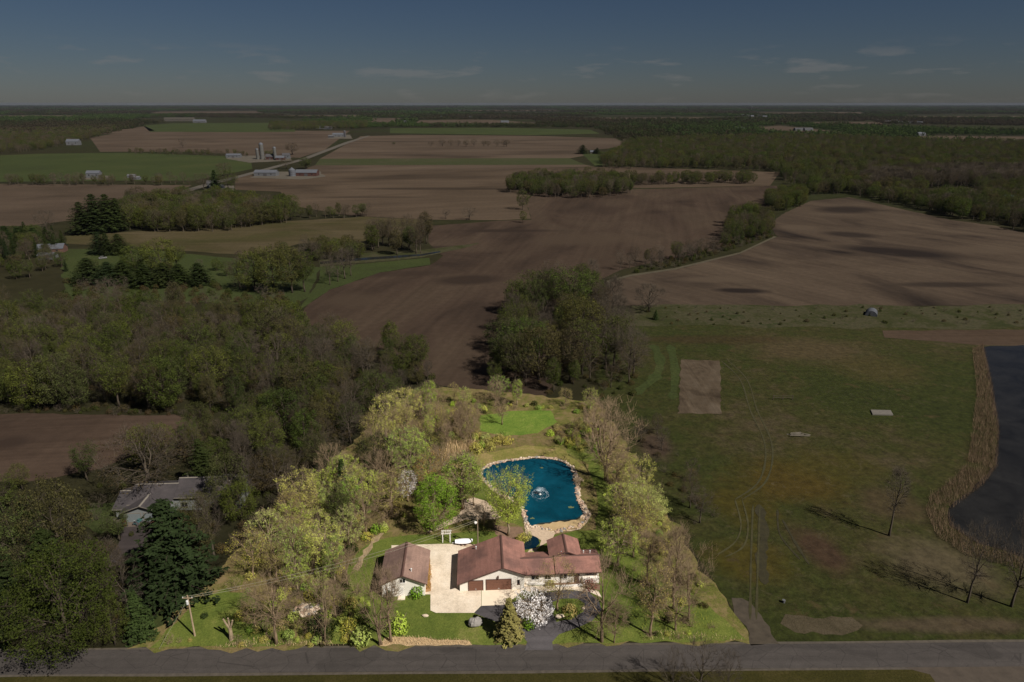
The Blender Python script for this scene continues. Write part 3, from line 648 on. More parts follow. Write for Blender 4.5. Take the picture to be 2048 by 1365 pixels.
relief('spruce0', 'yardspruce', 'bark_pale', 'needle_olive')
proto('bigdense', gen_tree(33, 22, 20, .1, 620, 34, .31, 1.15, 15, .4, 0, .02, 'round', None, 1, .5), 'bark_dark', 'leaf_dark')
relief('bud2', 'wide', 'twig_grey', 'leaf_bud_dim')
proto('maple', gen_tree(120, 12.5, 9.5, .1, 400, 32, .23, .72, 10, .5, 0, .02, 'round', None, 1, .55), 'bark_pale', 'leaf_bright')
proto('pondtree', gen_tree(121, 14, 9.5, .2, 470, 30, .21, .66, 12, .75, 1, .016, 'vase', None, 1, .35), 'bark_pale', 'leaf_lime_lit')
proto('cherry', gen_tree(122, 6, 7.2, .12, 200, 14, .24, .5, 9, .3, 2, .016, 'round', .14, 1, .45), 'bark_pale', 'blossom')
relief('bud0', 'dullblossom', 'twig_grey', 'blossom_dim')
relief('bud1', 'whitebud', 'twig_pale', 'blossom')
proto('multibare', gen_tree(123, 14, 8.5, .15, 100, 0, .3, .6, 9, .9, 6, .019, 'vase', .26, 3), 'twig_pale', 'leaf_bud')
proto('lonebare', gen_tree(124, 11, 13, .14, 170, 0, .3, .6, 14, .55, 7, .034, 'round', .4), 'twig_grey', 'leaf_bud_dim')
relief('multibare', 'greymulti', 'twig_grey', 'leaf_bud_dim')
proto('shrub0', gen_shrub(140), 'bark_pale', 'leaf_lime_lit'); proto('shrub1', gen_shrub(141, 1.8, 2.6, 380), 'bark_pale', 'leaf_bud')
relief('shrub0', 'scrub0', 'bark_dark', 'scrub'); relief('shrub1', 'scrub1', 'bark_dark', 'leaf_bud_dim')
relief('shrub0', 'brightshrub', 'bark_pale', 'leaf_bright'); relief('shrub1', 'redshrub', 'bark_pale', 'leaf_red'); relief('shrub1', 'rustshrub', 'bark_pale', 'leaf_rust'); relief('shrub0', 'darkshrub', 'bark_dark', 'needle_mid')
proto('bareshrub', gen_tree(150, 2.6, 3, .02, 60, 0, .2, .3, 8, .8, 5, .014, 'vase', .05, 3), 'twig_pale', 'leaf_bud')
relief('bareshrub', 'greybareshrub', 'twig_grey', 'leaf_bud_dim')

NM = {'lonebare':'bare_tree','bigdense':'leafy_tree','lime':'leafy_tree','olive':'leafy_tree','dense':'leafy_tree','bare':'bare_tree','greybare':'bare_tree','bud':'budding_tree','greybud':'budding_tree','pine':'pine_tree','spruce':'spruce_tree',
      'rustbud':'budding_tree','yardspruce':'spruce_tree','maple':'maple_tree','pondtree':'leafy_tree','cherry':'blossom_tree','dullblossom':'blossom_tree','whitebud':'blossom_tree','multibare':'bare_tree','greymulti':'bare_tree'}
TREES = []
def tree(key, x, y, h, w=None, label='', group=None, rz=None, cat=None, name=None, seed=None):
    """a tree is an Empty at the foot of its trunk with a trunk and a crown"""
    p = PROTO[key]; rng = random.Random(int(abs(x*131)+abs(y*17)*7))
    k = key.rstrip('0123456789')
    nm = name or NM.get(k, 'shrub'); shrub = nm == 'shrub' or nm.endswith('shrub')
    s = h/p['h']; sw = (w/p['w']) if w else s*rng.uniform(.9,1.1)
    e = empty(nm, (x, y, .06), rz if rz is not None else rng.uniform(0,6.28), (sw, sw, s))
    link('stems' if shrub else 'trunk', p['mw'], e)
    if p['ml']: link('foliage' if shrub else 'crown', p['ml'], e)
    T(e, label, cat or ('shrub' if shrub else 'tree'), group)
    TREES.append((x, y, sw*p['w']*.5)); return e
def tree_px(key, px, pyb, pyt, wpx, label, group=None, **k):
    x, y = G(px, pyb); return tree(key, x, y, hgt(px, pyb, pyt), wpx*mpp(px, pyb), label, group, **k)
# --- scattered stuff: one object, geometry-node instances of whole plant meshes
def joined(key, name=None):
    p = PROTO[key]; m = MB()
    m.add(p['wood'].v, p['wood'].f, 0, .5); n = len(m.v)
    m.v += [tuple(q) for q in p['leaves'].v]; m.f += [tuple(i+n for i in f) for f in p['leaves'].f]; m.m += [1]*len(p['leaves'].f); m.t += list(p['leaves'].t)
    me = m.mesh((name or key)+'_whole', [p['mw'].materials[0], (p['ml'] or p['mw']).materials[0]], False, True); return me
def far_clump(seed, leafmat, n=9, spread=22, h=14):
    """a knot of crowns for woods a kilometre and more away"""
    rng = random.Random(seed); lv = Leaves()
    for k in range(n):
        cx, cy = rng.uniform(-spread,spread), rng.uniform(-spread,spread); hh = h*rng.uniform(.65,1.15); r = rng.uniform(4,6.5); t0 = min(1,max(0,rng.gauss(.5,.28)))
        for i in range(46):
            d = unit(rng); c = Vector((cx+d.x*r*rng.uniform(.7,1), cy+d.y*r*rng.uniform(.7,1), hh*.55+d.z*hh*.42))
            lv.quad(c, (d+unit(rng)*.6).normalized(), rng.uniform(1.8,3.2), .7, min(1,max(0,t0+rng.uniform(-.2,.2))), rng)
    return lv.mesh('far_crowns', leafmat)
_ng = {}
def scatter(name, pts, meshes, label, mats=None):
    """pts: (x, y, z, rz, sx, sz, idx)"""
    A = np.array(pts, dtype=np.float64)
    me = bpy.data.meshes.new(name); me.vertices.add(len(A)); me.vertices.foreach_set('co', A[:,:3].astype(np.float32).ravel())
    a = me.attributes.new('rz','FLOAT','POINT'); a.data.foreach_set('value', A[:,3].astype(np.float32))
    sc = np.stack([A[:,4],A[:,4],A[:,5]],1).astype(np.float32)
    a = me.attributes.new('sc','FLOAT_VECTOR','POINT'); a.data.foreach_set('vector', sc.ravel())
    a = me.attributes.new('idx','INT','POINT'); a.data.foreach_set('value', A[:,6].astype(np.int32))
    o = link(name, me)
    coll = bpy.data.collections.new(name+'_plants')
    for i, m in enumerate(meshes):
        po = bpy.data.objects.new('%s_%02d' % (name, i), m); coll.objects.link(po)
    ng = bpy.data.node_groups.new(name, 'GeometryNodeTree'); N = ng.nodes; L = ng.links
    ng.interface.new_socket('Geometry', in_out='INPUT', socket_type='NodeSocketGeometry'); ng.interface.new_socket('Geometry', in_out='OUTPUT', socket_type='NodeSocketGeometry')
    gi = N.new('NodeGroupInput'); go = N.new('NodeGroupOutput'); ci = N.new('GeometryNodeCollectionInfo'); ci.inputs[0].default_value = coll; ci.inputs[1].default_value = True; ci.inputs[2].default_value = True
    ip = N.new('GeometryNodeInstanceOnPoints'); ip.inputs['Pick Instance'].default_value = True
    def at(n, t):
        q = N.new('GeometryNodeInputNamedAttribute'); q.data_type = t; q.inputs[0].default_value = n; return q.outputs[0]
    cx = N.new('ShaderNodeCombineXYZ'); L.new(at('rz','FLOAT'), cx.inputs[2])
    L.new(gi.outputs[0], ip.inputs['Points']); L.new(ci.outputs[0], ip.inputs['Instance']); L.new(at('idx','INT'), ip.inputs['Instance Index'])
    L.new(cx.outputs[0], ip.inputs['Rotation']); L.new(at('sc','FLOAT_VECTOR'), ip.inputs['Scale']); L.new(ip.outputs[0], go.inputs[0])
    md = o.modifiers.new('scatter','NODES'); md.node_group = ng
    T(o, label, None, None, 'stuff'); return o
def fill(poly, spacing, seed, world=False, avoid=None, jit=.9):
    """jittered points inside a ground polygon"""
    P = poly if world else GP(poly); rng = random.Random(seed); out = []
    xs = [p[0] for p in P]; ys = [p[1] for p in P]
    y = min(ys); r = 0
    while y < max(ys):
        x = min(xs)+(spacing*.5 if r % 2 else 0)
        while x < max(xs):
            a = x+rng.uniform(-.5,.5)*spacing*jit; b = y+rng.uniform(-.5,.5)*spacing*jit
            if inside(a, b, P) and not (avoid and avoid(a, b)): out.append((a, b))
            x += spacing
        y += spacing*.87; r += 1
    return out
#@@PART2
# ------------------------------------------------------------------ trees one by one
R = random.Random(77)
def pick(rng, table):
    s = sum(w for _, w in table); r = rng.uniform(0, s)
    for k, w in table:
        r -= w
        if r <= 0: return k
    return table[-1][0]
def variant(rng, base):
    n = {'lime':4,'olive':4,'dense':3,'bare':4,'greybare':4,'bud':3,'greybud':3,'pine':2,'spruce':2}.get(base)
    return base+str(rng.randrange(n)) if n else base
# the lot's own trees that stand out
tree_px('maple', 868,1064,950,90, 'dense bright green maple in front of the pond path', rz=.3)
tree_px('pondtree', 1016,1072,932,92, 'airy yellow-green tree standing between the blue pond and the house', rz=1.0)
tree_px('lime3', 925,1018,893,84, 'tall thin-leaved tree at the gravel path beside the pond bank', rz=2.0)
tree_px('lime1', 948,1012,915,46, 'slender green tree next to the tall thin-leaved one at the gravel path')
tree_px('whitebud', 817,1004,938,44, 'small white flowering tree among lime trees behind the maple')
tree_px('rustbud', 866,992,897,84, 'rusty brown budding tree behind the bright maple')
tree_px('multibare', 650,1284,1132,84, 'tall forked bare tree with pale bark beside the rubble heap')
tree_px('multibare', 762,1290,1110,100, 'twin-stemmed bare tree in front of the small outbuilding', rz=2.2)
tree_px('bare2', 782,1284,1128,60, 'slim bare tree leaning beside the twin-stemmed one before the outbuilding')
tree_px('bare3', 553,1288,1150,104, 'bare tree with wide low branches on the roadside bank')
tree_px('bare1', 1203,1284,1112,118, 'lone bare tree casting its shadow across the asphalt drive', rz=.8)
tree_px('bud2', 1115,1222,1112,84, 'round yellow-budded tree on the grass island of the drive')
tree_px('cherry', 1063,1248,1184,80, 'white blossoming tree in the bed beside the drive')
tree_px('yardspruce', 1018,1276,1198,54, 'olive spruce at the edge of the front lawn by the drive')
tree_px('multibare', 1214,962,802,140, 'big pale bare tree on the far bank of the pond', rz=1.1)
tree_px('bare0', 1004,850,792,40, 'single bare tree on the bright back lawn')
tree_px('bare1', 968,1052,1000,46, 'small dark twiggy tree on the pale gravel by the pond')
tree_px('bud0', 1262,1096,985,92, 'yellow-green tree with drooping crown east of the pond')
tree_px('lime0', 1248,1040,968,84, 'lime tree on the grass strip beside the pond rim')
tree_px('lime2', 1236,1132,1030,86, 'full yellow-green tree shading the lawn behind the house')
tree_px('bud1', 1300,1272,1110,70, 'tall straight budding tree nearest the road in the east belt')
tree_px('multibare', 1378,1240,1080,80, 'many-stemmed pale bare tree at the edge of the open lawn corner', rz=.4)
tree_px('bare2', 1345,1196,1040,56, 'leaning thin bare tree in the middle of the east belt')
tree_px('bare1', 1228,1286,1200,50, 'small bare tree beside the lone one on the roadside grass')
tree_px('lime2', 545,1120,1010,86, 'tall lime-green tree on the west edge of the lot')
tree_px('lime0', 590,1150,1048,70, 'bright lime tree in front of the west belt')
tree_px('pondtree', 1290,1066,962,84, 'broad yellow-green tree halfway along the east belt', rz=2.6)
tree_px('lime0', 1272,1006,906,74, 'rounded lime tree at the pond end of the east belt')
tree_px('lime1', 604,1046,930,80, 'tallest yellow-green tree on the western lot edge')
# belts inside the lot
def size_word(h, hr):
    t = (h-hr[0])/(hr[1]-hr[0]); return 'low' if t < .33 else 'middling' if t < .66 else 'tall'
def along(cuts, words, axis='px'):
    """which landmark a tree of a belt stands next to"""
    def f(x, y):
        q = pix(x, y)[0 if axis == 'px' else 1]
        for c, w in zip(cuts, words):
            if q < c: return w
        return words[-1]
    return f
def put(poly, sp, seed, table, label, group, hr, avoid=None, where=None):
    rng = random.Random(seed); n = 0
    for (x, y) in fill(poly, sp, seed):
        if any((x-a)**2+(y-b)**2 < (sp*.5)**2 for a, b, _ in TREES): continue
        if avoid and avoid(x, y): continue
        base = pick(rng, table); key = variant(rng, base); h = rng.uniform(*hr)
        if base in ('pine',): h *= 1.15
        lab = label.get(base, label['*'])
        if where: lab = size_word(h, hr)+' '+lab+' '+where(x, y)
        tree(key, x, y, h, None, lab, group); n += 1
    return n
WEST = [(458,1186),(580,1066),(704,946),(816,840),(844,808),(880,824),(880,880),(850,905),(900,960),(836,990),(806,1040),(764,1068),(716,1110),(690,1160),(620,1200),(520,1200)]
M['litter'] = grass_mat('leaf_litter', [(.3, lin(76,72,40,.62)), (.45, lin(110,100,58,.62)), (.56, lin(140,122,84,.62)), (.68, lin(98,102,46,.62))], .15, .8, 3)
sheet('woodland_litter', WEST, .088, M['litter'], 1.2, 2.5)
put(WEST, 5.3, 3, [('lime',6),('bud',2.2),('bare',2),('olive',.7),('spruce',.2)],
    {'*':'lime-green tree in the west belt','bud':'yellowish budding tree in the west belt','bare':'pale bare tree in the west belt','olive':'darker leafy tree in the west belt','spruce':'small spruce in the west belt'}, 'trees of the west belt', (8,14.5), where=along((860,940,1020,1100),('level with the back lawn','level with the reeds','level with the pond','level with the maple','near the utility pole'),'py'))
put([(470,1215),(600,1200),(690,1170),(744,1200),(700,1280),(560,1284),(490,1262)], 5.2, 4, [('bud',2),('bare',3),('lime',2)],
    {'*':'lime-green tree in the roadside scrub','bud':'budding tree in the roadside scrub','bare':'bare tree in the roadside scrub'}, 'trees of the roadside scrub', (5,10), where=along((560,620,680),('near the dead trunk','by the rubble heap','by the forked pale tree','near the outbuilding')))
EAST = [(1160,836),(1182,832),(1244,950),(1306,1060),(1362,1160),(1408,1250),(1310,1276),(1286,1190),(1262,1120),(1256,1060),(1230,1000),(1206,930)]
EASTUP = [(1160,836),(1182,832),(1244,950),(1306,1060),(1320,1090),(1262,1100),(1256,1060),(1230,1000),(1206,930)]
sheet('woodland_litter', [(1190,900),(1240,950),(1306,1060),(1330,1100),(1300,1110),(1262,1050),(1236,1000)], .088, M['litter'], 1.0, 2.5)
EASTLOW = [(1262,1104),(1322,1094),(1362,1160),(1400,1230),(1408,1262),(1310,1272),(1290,1190)]
put(EASTUP, 5.8, 5, [('bare',5),('bud',3),('lime',1.4)],
    {'*':'lime-green tree in the east belt','bud':'thin budding tree in the east belt','bare':'pale bare tree in the east belt'}, 'trees of the east belt', (9,15), where=along((940,1040,1140,1220),('above the pond','level with the fountain','beside the sand beach','level with the house','near the road'),'py'))
put(EASTLOW, 6.2, 55, [('bare',7),('bud',2)],
    {'*':'lime-green tree in the east belt','bud':'thin budding tree in the east belt','bare':'pale bare tree in the east belt'}, 'trees of the east belt', (9,14), where=along((940,1040,1140,1220),('above the pond','level with the fountain','beside the sand beach','level with the house','near the road'),'py'))
put([(842,800),(880,796),(1186,812),(1180,824),(1000,818),(880,822)], 5.2, 6, [('bare',2),('bud',2),('lime',2),('olive',1)],
    {'*':'green tree in the row behind the back lawn','bud':'budding tree in the row behind the back lawn','bare':'bare tree in the row behind the back lawn'}, 'trees behind the back lawn', (6,10), where=along((920,1000,1080),('behind the reeds','behind the sapling thicket','behind the lone bare tree','towards the east corner')))
put([(880,845),(955,840),(955,895),(890,900)], 3.0, 7, [('bare',4),('bud',2)],
    {'*':'thin pale sapling in the thicket beside the back lawn','bud':'budding sapling in the thicket beside the back lawn'}, 'saplings beside the back lawn', (6,9.5), where=along((905,930),('on the belt side','in the middle','on the lawn side')))
put([(1100,880),(1175,850),(1200,900),(1180,915),(1120,900)], 4.5, 8, [('bud',3),('bare',3),('lime',1)],
    {'*':'twiggy tree at the upper end of the pond bank'}, 'low trees above the pond', (4,6.5), where=along((1125,1150,1175),('beside the back lawn','nearest the pond','amid the brush','by the big bare tree')))
# neighbour's trees and the strip west of the lot
tree_px('pine0', 356,1190,1002,160, 'huge dark pine with layered boughs in front of the grey-roofed house')
tree_px('spruce1', 282,1272,1184,62, 'small dark spruce at the road verge west of the lot')
tree_px('bigdense', 150,1302,1090,215, 'broad dark green tree overhanging the road')
tree_px('dense1', 52,1150,1000,104, 'leafy tree at the picture edge beside the blue tarp')
tree_px('dense2', 130,1140,956,118, 'big round leafy tree west of the grey-roofed house')
tree_px('greybud2', 300,1000,852,190, 'wide brown budding tree directly behind the grey-roofed house')
tree_px('pine1', 412,985,878,70, 'narrow dark pine at the end of the grey-roofed house')
tree_px('dense1', 462,1020,905,84, 'round green tree between the dark narrow pine and the lot')
tree_px('olive0', 490,880,808,80, 'green domed tree at the corner of the small ploughed field')
tree_px('pine1', 20,1262,1090,110, 'dark pine at the picture edge by the road')
tree_px('pine0', 120,1215,1060,120, 'dark pine behind the broad tree overhanging the road')
tree_px('greybud0', 215,1190,1070,90, 'twiggy brown tree in front of the neighbour drive')
tree_px('dullblossom', 310,1205,1140,90, 'dull white flowering tree under the huge dark pine')
tree_px('greybare1', 258,1230,1090,70, 'bare tree between the flowering tree and the broad dark one')
tree_px('olive2', 230,1290,1200,70, 'low leafy tree on the verge beside the small dark spruce')
tree_px('olive1', 240,1082,1022,52, 'thin olive tree at the corner of the neighbour apron')
tree_px('olive0', 398,1064,982,66, 'olive tree hiding the east end of the grey-roofed house')
tree_px('olive1', 400,1150,1040,70, 'thin olive tree beside the huge dark pine')
tree_px('greybare2', 430,1120,985,54, 'bare tree between the huge pine and the lot')
put([(-40,968),(190,948),(190,990),(110,1000),(50,1030),(-40,1050)], 9, 31, [('olive',4),('dense',3),('greybud',2)],
    {'*':'leafy tree in the grove below the small ploughed field','greybud':'brown budding tree in the grove below the small ploughed field'}, 'trees below the small field', (7,12), where=along((40,90,140),('at the picture edge','near the blue tarp','in the middle','near the neighbour lawn')))
put([(-30,1110),(40,1150),(110,1170),(90,1230),(60,1296),(-30,1290)], 7.5, 32, [('olive',3),('dense',3),('spruce',1)],
    {'*':'dark leafy tree in the roadside grove of the neighbour','spruce':'spruce in the roadside grove of the neighbour'}, 'trees of the neighbour grove', (8,12), where=along((20,60),('at the picture edge','in the middle','beside the broad dark tree')))
put([(330,905),(420,860),(600,838),(800,780),(824,778),(700,892),(560,1022),(470,1102),(440,1040),(450,960),(380,940),(260,960),(250,930)], 7.2, 33, [('olive',5),('dense',2),('greybud',3),('greybare',2)],
    {'*':'olive green tree in the strip west of the lot','greybud':'brown budding tree in the strip west of the lot','greybare':'grey bare tree in the strip west of the lot'}, 'trees of the wood strip', (9,15), where=along((400,480,560,640,720),('behind the neighbour house','by the narrow pine','by the domed tree','halfway along','towards the back','at its far corner')))
# wood beyond the small field: nearest ones singly, the rest as one mass
WOOD = [(-60,636),(120,628),(300,630),(470,636),(590,668),(700,694),(800,716),(900,768),(826,772),(600,836),(420,838),(340,824),(-60,820)]
wr = random.Random(91); far_pts = []; MIX = [('olive',6),('dense',2.4),('greybud',2.4),('greybare',2.2)]
WK = ['olive0','olive1','olive2','olive3','dense0','dense1','dense2','greybud0','greybud1','greybud2','greybare0','greybare1','greybare2','greybare3','pine0','pine1','spruce0','greymulti']
wl = {'olive':'olive green tree in the wood beyond the small field','dense':'dense green tree in the wood beyond the small field','greybud':'brown budding tree in the wood beyond the small field','greybare':'grey bare tree in the wood beyond the small field'}
WWH = along((110,220,330,440,560,680),('at its western end','west of centre','behind the field middle','behind the field corner','beyond the domed tree','past the domed tree','by the big field'))
wpts = sorted(fill(WOOD, 7.4, 90), key=lambda p: p[1])
def inst(x, y, key, h, keys=WK):
    s = h/PROTO[key]['h']; k = wr.uniform(.85,1.15); return (x, y, .05, wr.uniform(0,6.28), s*k, s, keys.index(key))
for i, (x, y) in enumerate(wpts):
    b = pick(wr, MIX); key = variant(wr, b); h = wr.choice((8,10.5,12.5,14,17))*wr.uniform(.9,1.1)
    if i < 130: tree(key, x, y, h, None, size_word(h,(9,16))+' '+wl[b]+' '+WWH(x, y), 'trees of the wood beyond the small field')
    else: far_pts.append(inst(x, y, key, h))
# wood between the ploughed field and the meadow, back of the lot
CWH = along((1060,1130,1200),('on the field side','west of centre','east of centre','on the meadow side'))
CW = [(984,716),(1010,650),(1090,604),(1196,590),(1226,630),(1262,690),(1290,716),(1268,796),(1200,796),(980,778)]
cl = {'olive':'green tree in the wood behind the lot','dense':'dense green tree in the wood behind the lot','greybud':'brown budding tree in the wood behind the lot','greybare':'grey bare tree in the wood behind the lot'}
for i, (x, y) in enumerate(sorted(fill(CW, 8.8, 95), key=lambda p: p[1])):
    b = pick(wr, [('olive',8),('dense',.5),('greybud',1.2),('greybare',1.6)] if pix(x, y)[0] < 1165 else [('olive',1),('greybud',2.5),('greybare',6)]); key = variant(wr, b); h = wr.choice((10,13,15,17,20))*wr.uniform(.9,1.1)
    if i < 70: tree(key, x, y, h, None, size_word(h,(10,16.5))+' '+cl[b]+' '+CWH(x, y), 'trees of the wood behind the lot')
    else: far_pts.append(inst(x, y, key, h))
tree_px('olive3', 1030,630,552,48, 'tall olive tree at the field edge of the wood behind the lot')
tree_px('olive1', 1140,640,528,90, 'tallest green tree of the wood behind the lot')
tree_px('dense2', 1180,620,535,60, 'dark green tree next to the tallest one behind the lot')
put([(1262,860),(1310,842),(1390,940),(1440,1050),(1412,1086),(1340,980)], 7.5, 36, [('greybare',5),('greybud',1.5)],
    {'*':'grey bare tree on the meadow just outside the lot'}, 'bare trees outside the east edge', (6,10), where=along((920,980,1040),('level with the reeds','level with the pond','level with the beach','level with the house'),'py'))
ORD = ['westernmost','second from the west','third from the west','fourth from the west','fifth from the west','sixth from the west','seventh from the west','eighth from the west','ninth from the west','tenth from the west','eleventh from the west','twelfth from the west']
def nth(i, n): return ', easternmost' if i == n-1 else ', '+ORD[i]
# lone trees on the meadow and in the fields
tree_px('lonebare', 1297,624,564,66, 'wide spreading bare tree alone at the corner of the undulating field')
tree_px('spruce0', 1311,640,620,13, 'tiny dark cedar beside the spreading bare tree')
tree_px('greybare2', 1778,1072,925,48, 'slender bare tree alone on the meadow by the lake reeds')
tree_px('greybare3', 1934,1206,1040,70, 'bare tree on the dry bank before the lake')
tree_px('greybare1', 2022,1214,1016,84, 'taller bare tree at the picture edge before the lake')
for px, t, w, lab in [(1342,1290,60,'smaller bare treetop rising from below the road'), (1400,1276,90,'widest bare treetop rising from below the road'), (1452,1296,56,'eastern bare treetop rising from below the road')]:
    tree_px('greybare1', px, 1404, t, w, lab)
for px, py, t, w, k, lab in [(1045,420,376,26,'olive2','round tree on the field boundary below the copse'), (1046,446,420,16,'olive0','bush-like tree at the foot of the field boundary below the copse'),
        (938,440,412,34,'greybare1','wide bare tree on the field boundary west of the copse'), (892,438,418,20,'greybare0','small bare tree on the field boundary west of the copse'),
        (366,296,276,16,'greybare1','lone bare tree in the far brown field'), (788,290,284,8,'olive0','tiny green bush tree in the far tan field'),
        (96,470,418,44,'greybare3','tall bare snag-like tree beside the dark pines'), (1165,308,290,24,'pine0','dark pine at the farmhouse in the far tan field'), (1194,308,296,16,'pine1','second dark pine at the farmhouse in the far tan field'),
        (432,380,340,26,'spruce1','pointed dark spruce at the white farmhouse by the country road'), (408,380,344,38,'greybud2','broad brown tree at the white farmhouse by the country road'), (456,380,336,40,'olive2','broad green tree at the white farmhouse by the country road'),
        (448,352,322,36,'greybud0','brown tree just north of the white farmhouse'), (540,315,300,26,'olive1','green tree hiding the farm silos'), (584,310,282,30,'greybud1','brown tree beside the red farm buildings'), (612,338,312,24,'olive3','tall green tree behind the long red barn'), (573,338,316,30,'greybud2','brown tree behind the grain bin')]:
    tree_px(k, px, py, t, w, lab)
for i, (px, py, t) in enumerate([(862,292,283),(885,292,279),(902,292,280),(917,292,280),(932,293,279),(948,293,278),(968,292,281),(976,292,282),(994,293,280),(1008,293,279),(1013,293,280)]):
    tree_px('greybud%d'%(i%3), px, py+1, t-1, 15, 'small bare tree in the straight row crossing the far tan field'+nth(i,11), 'row of small trees in the far field')
for i, (px, py, t, w) in enumerate([(168,468,404,54),(196,466,388,60),(222,464,388,56),(240,462,396,40)]):
    tree_px('pine%d'%(px%2), px, py, t, w, 'dark pine at the western end of the long copse'+nth(i,4), 'pines of the long copse')
for i, (px, py, t, w) in enumerate([(14,486,452,40),(42,490,454,44),(72,492,455,44),(104,494,462,40)]):
    tree_px('spruce%d'%(px%2), px, py, t, w, 'dark conifer in the row above the brick-coloured house'+nth(i,4), 'conifers above the brick house')
for i, (px, py, t, w) in enumerate([(200,508,464,40),(216,510,466,34),(240,508,468,44)]):
    tree_px('pine%d'%(px%2), px, py, t, w, 'dark pine in the trio beside the stubble field'+nth(i,3), 'pine trio by the stubble field')
for i, (px, py, t, w) in enumerate([(180,566,516,60),(220,570,524,56),(250,568,522,54),(290,574,528,54),(330,572,526,54),(362,574,528,50),(400,570,526,54)]):
    tree_px('pine%d'%(px%2), px, py, t, w, 'dark pine in the long row before the clearing'+nth(i,7), 'pines before the clearing')
for i, (px, py, t, w, k) in enumerate([(270,540,490,60,'dense1'),(325,545,474,66,'dense0'),(355,540,488,36,'olive1')]):
    tree_px(k, px, py, t, w, 'bright domed green tree behind the row of dark pines'+nth(i,3), 'domed trees behind the pines')
for i, (px, py, t, w, k) in enumerate([(480,580,512,50,'greybud2'),(510,582,500,62,'dense1'),(548,586,488,66,'dense0'),(585,586,486,64,'dense2'),(610,584,500,50,'olive1')]):
    tree_px(k, px, py, t, w, 'broad tree in the clump by the ploughed field curve'+nth(i,5), 'clump at the field curve')
for i in range(13):
    px = 742+i*9+R.uniform(-4,4); py = 512-R.uniform(0,22)-abs(i-6)*.5
    tree_px('greybud1' if i % 3 else 'olive3', px, py, py-R.uniform(52,80), R.uniform(22,34), 'tall slender tree in the creek-side stand'+nth(i,13), 'slender trees by the creek')
for i, px in enumerate([660,676,690,702]):
    tree_px('greybare%d'%(i%4), px, 570-i*6, 500-i*3, 30, 'tall thin bare tree at the end of the creek meadow'+nth(i,4), 'thin bare trees by the creek meadow')

# ------------------------------------------------------------------ woods too far or too dense to count: one object each
def mass(poly, sp, seed, table, hr, avoid=None):
    rng = random.Random(seed)
    for (x, y) in fill(poly, sp, seed, avoid=avoid):
        b = pick(rng, table); far_pts.append(inst(x, y, variant(rng, b), rng.uniform(*hr)))
LEAFY = [('olive',4),('dense',3.5),('greybud',2),('greybare',1)]
mass([(230,462),(320,464),(450,464),(580,446),(592,428),(500,412),(400,408),(260,412)], 8, 201, [('olive',3),('dense',4),('greybud',3)], (9,20))
mass([(1016,386),(1030,366),(1080,362),(1256,364),(1262,390),(1180,398),(1100,396)], 9, 202, LEAFY, (9,19))
mass([(1265,372),(1265,364),(1510,360),(1512,368)], 9, 203, [('olive',3),('greybud',2),('dense',1)], (11,15))
mass([(1236,548),(1350,532),(1440,506),(1436,498),(1340,516),(1240,536)], 7.5, 204, [('greybare',5),('greybud',2),('olive',1)], (7,13))
mass([(1440,506),(1500,482),(1546,468),(1542,446),(1500,425),(1460,446),(1446,490)], 8.5, 224, [('olive',5),('dense',2),('greybud',2)], (9,16))
mass([(1528,424),(1536,400),(1600,388),(1610,412),(1566,424)], 8, 205, [('olive',2),('dense',4)], (11,15))
EASTW = [(1205,338),(1200,325),(1240,304),(1252,288),(1400,280),(1560,276),(1750,282),(1850,288),(1990,292),(2350,294),(2350,480),(2040,468),(1990,448),(1900,436),(1800,412),(1700,390),(1620,386),(1560,360),(1545,345),(1440,338)]
PADDOCK = GP([(1850,402),(1855,378),(1945,374),(1960,400)])
mass(EASTW, 11.5, 206, LEAFY, (8,19), avoid=lambda x, y: inside(x, y, PADDOCK))
mass([(1740,386),(1730,362),(1850,350),(2050,350),(2050,380),(1960,376),(1850,378)], 9, 207, [('greybud',4),('greybare',3)], (17,21))
mass([(-80,575),(-80,490),(60,500),(130,520),(160,540),(250,540),(420,545),(480,520),(600,494),(650,500),(640,530),(480,552),(440,556),(300,550),(150,552)], 12.5, 208, [('olive',4),('dense',2),('greybud',4),('pine',1.3),('greybare',1)], (6,11))
mass([(-80,500),(10,480),(110,480),(130,500),(60,520),(-80,530)], 9, 209, [('pine',4),('greybud',2),('dense',1)], (10,14))
mass([(600,434),(740,428),(740,436),(600,441)], 9, 210, [('olive',2),('greybud',3)], (7,13))
mass([(-80,366),(380,366),(380,372),(-80,372)], 13, 211, [('greybud',3),('olive',2),('greybare',2)], (8,15))
mass([(260,305),(420,307),(500,312),(500,315),(260,309)], 14, 212, [('olive',2),('greybud',2)], (6,12))
mass([(620,512),(640,496),(720,500),(740,520),(700,528),(650,526)], 9, 213, [('olive',3),('dense',2),('greybare',1)], (9,13))
mass([(1620,392),(1700,388),(1800,410),(1900,432),(2000,446),(2048,462),(2048,440),(1900,415),(1760,385),(1640,378)], 10, 214, [('olive',3),('dense',4)], (10,14))
mass([(-120,314),(0,309),(90,301),(185,278),(240,262),(230,256),(100,262),(-120,268)], 17, 215, [('greybud',4),('olive',4),('dense',2)], (12,18))
mass([(540,262),(735,258),(735,247),(540,249)], 21, 216, [('greybud',2),('olive',4),('dense',3)], (14,20))
scatter('woods', far_pts, [joined(k) for k in WK], 'spring woods of leafy, budding and bare trees between the fields')
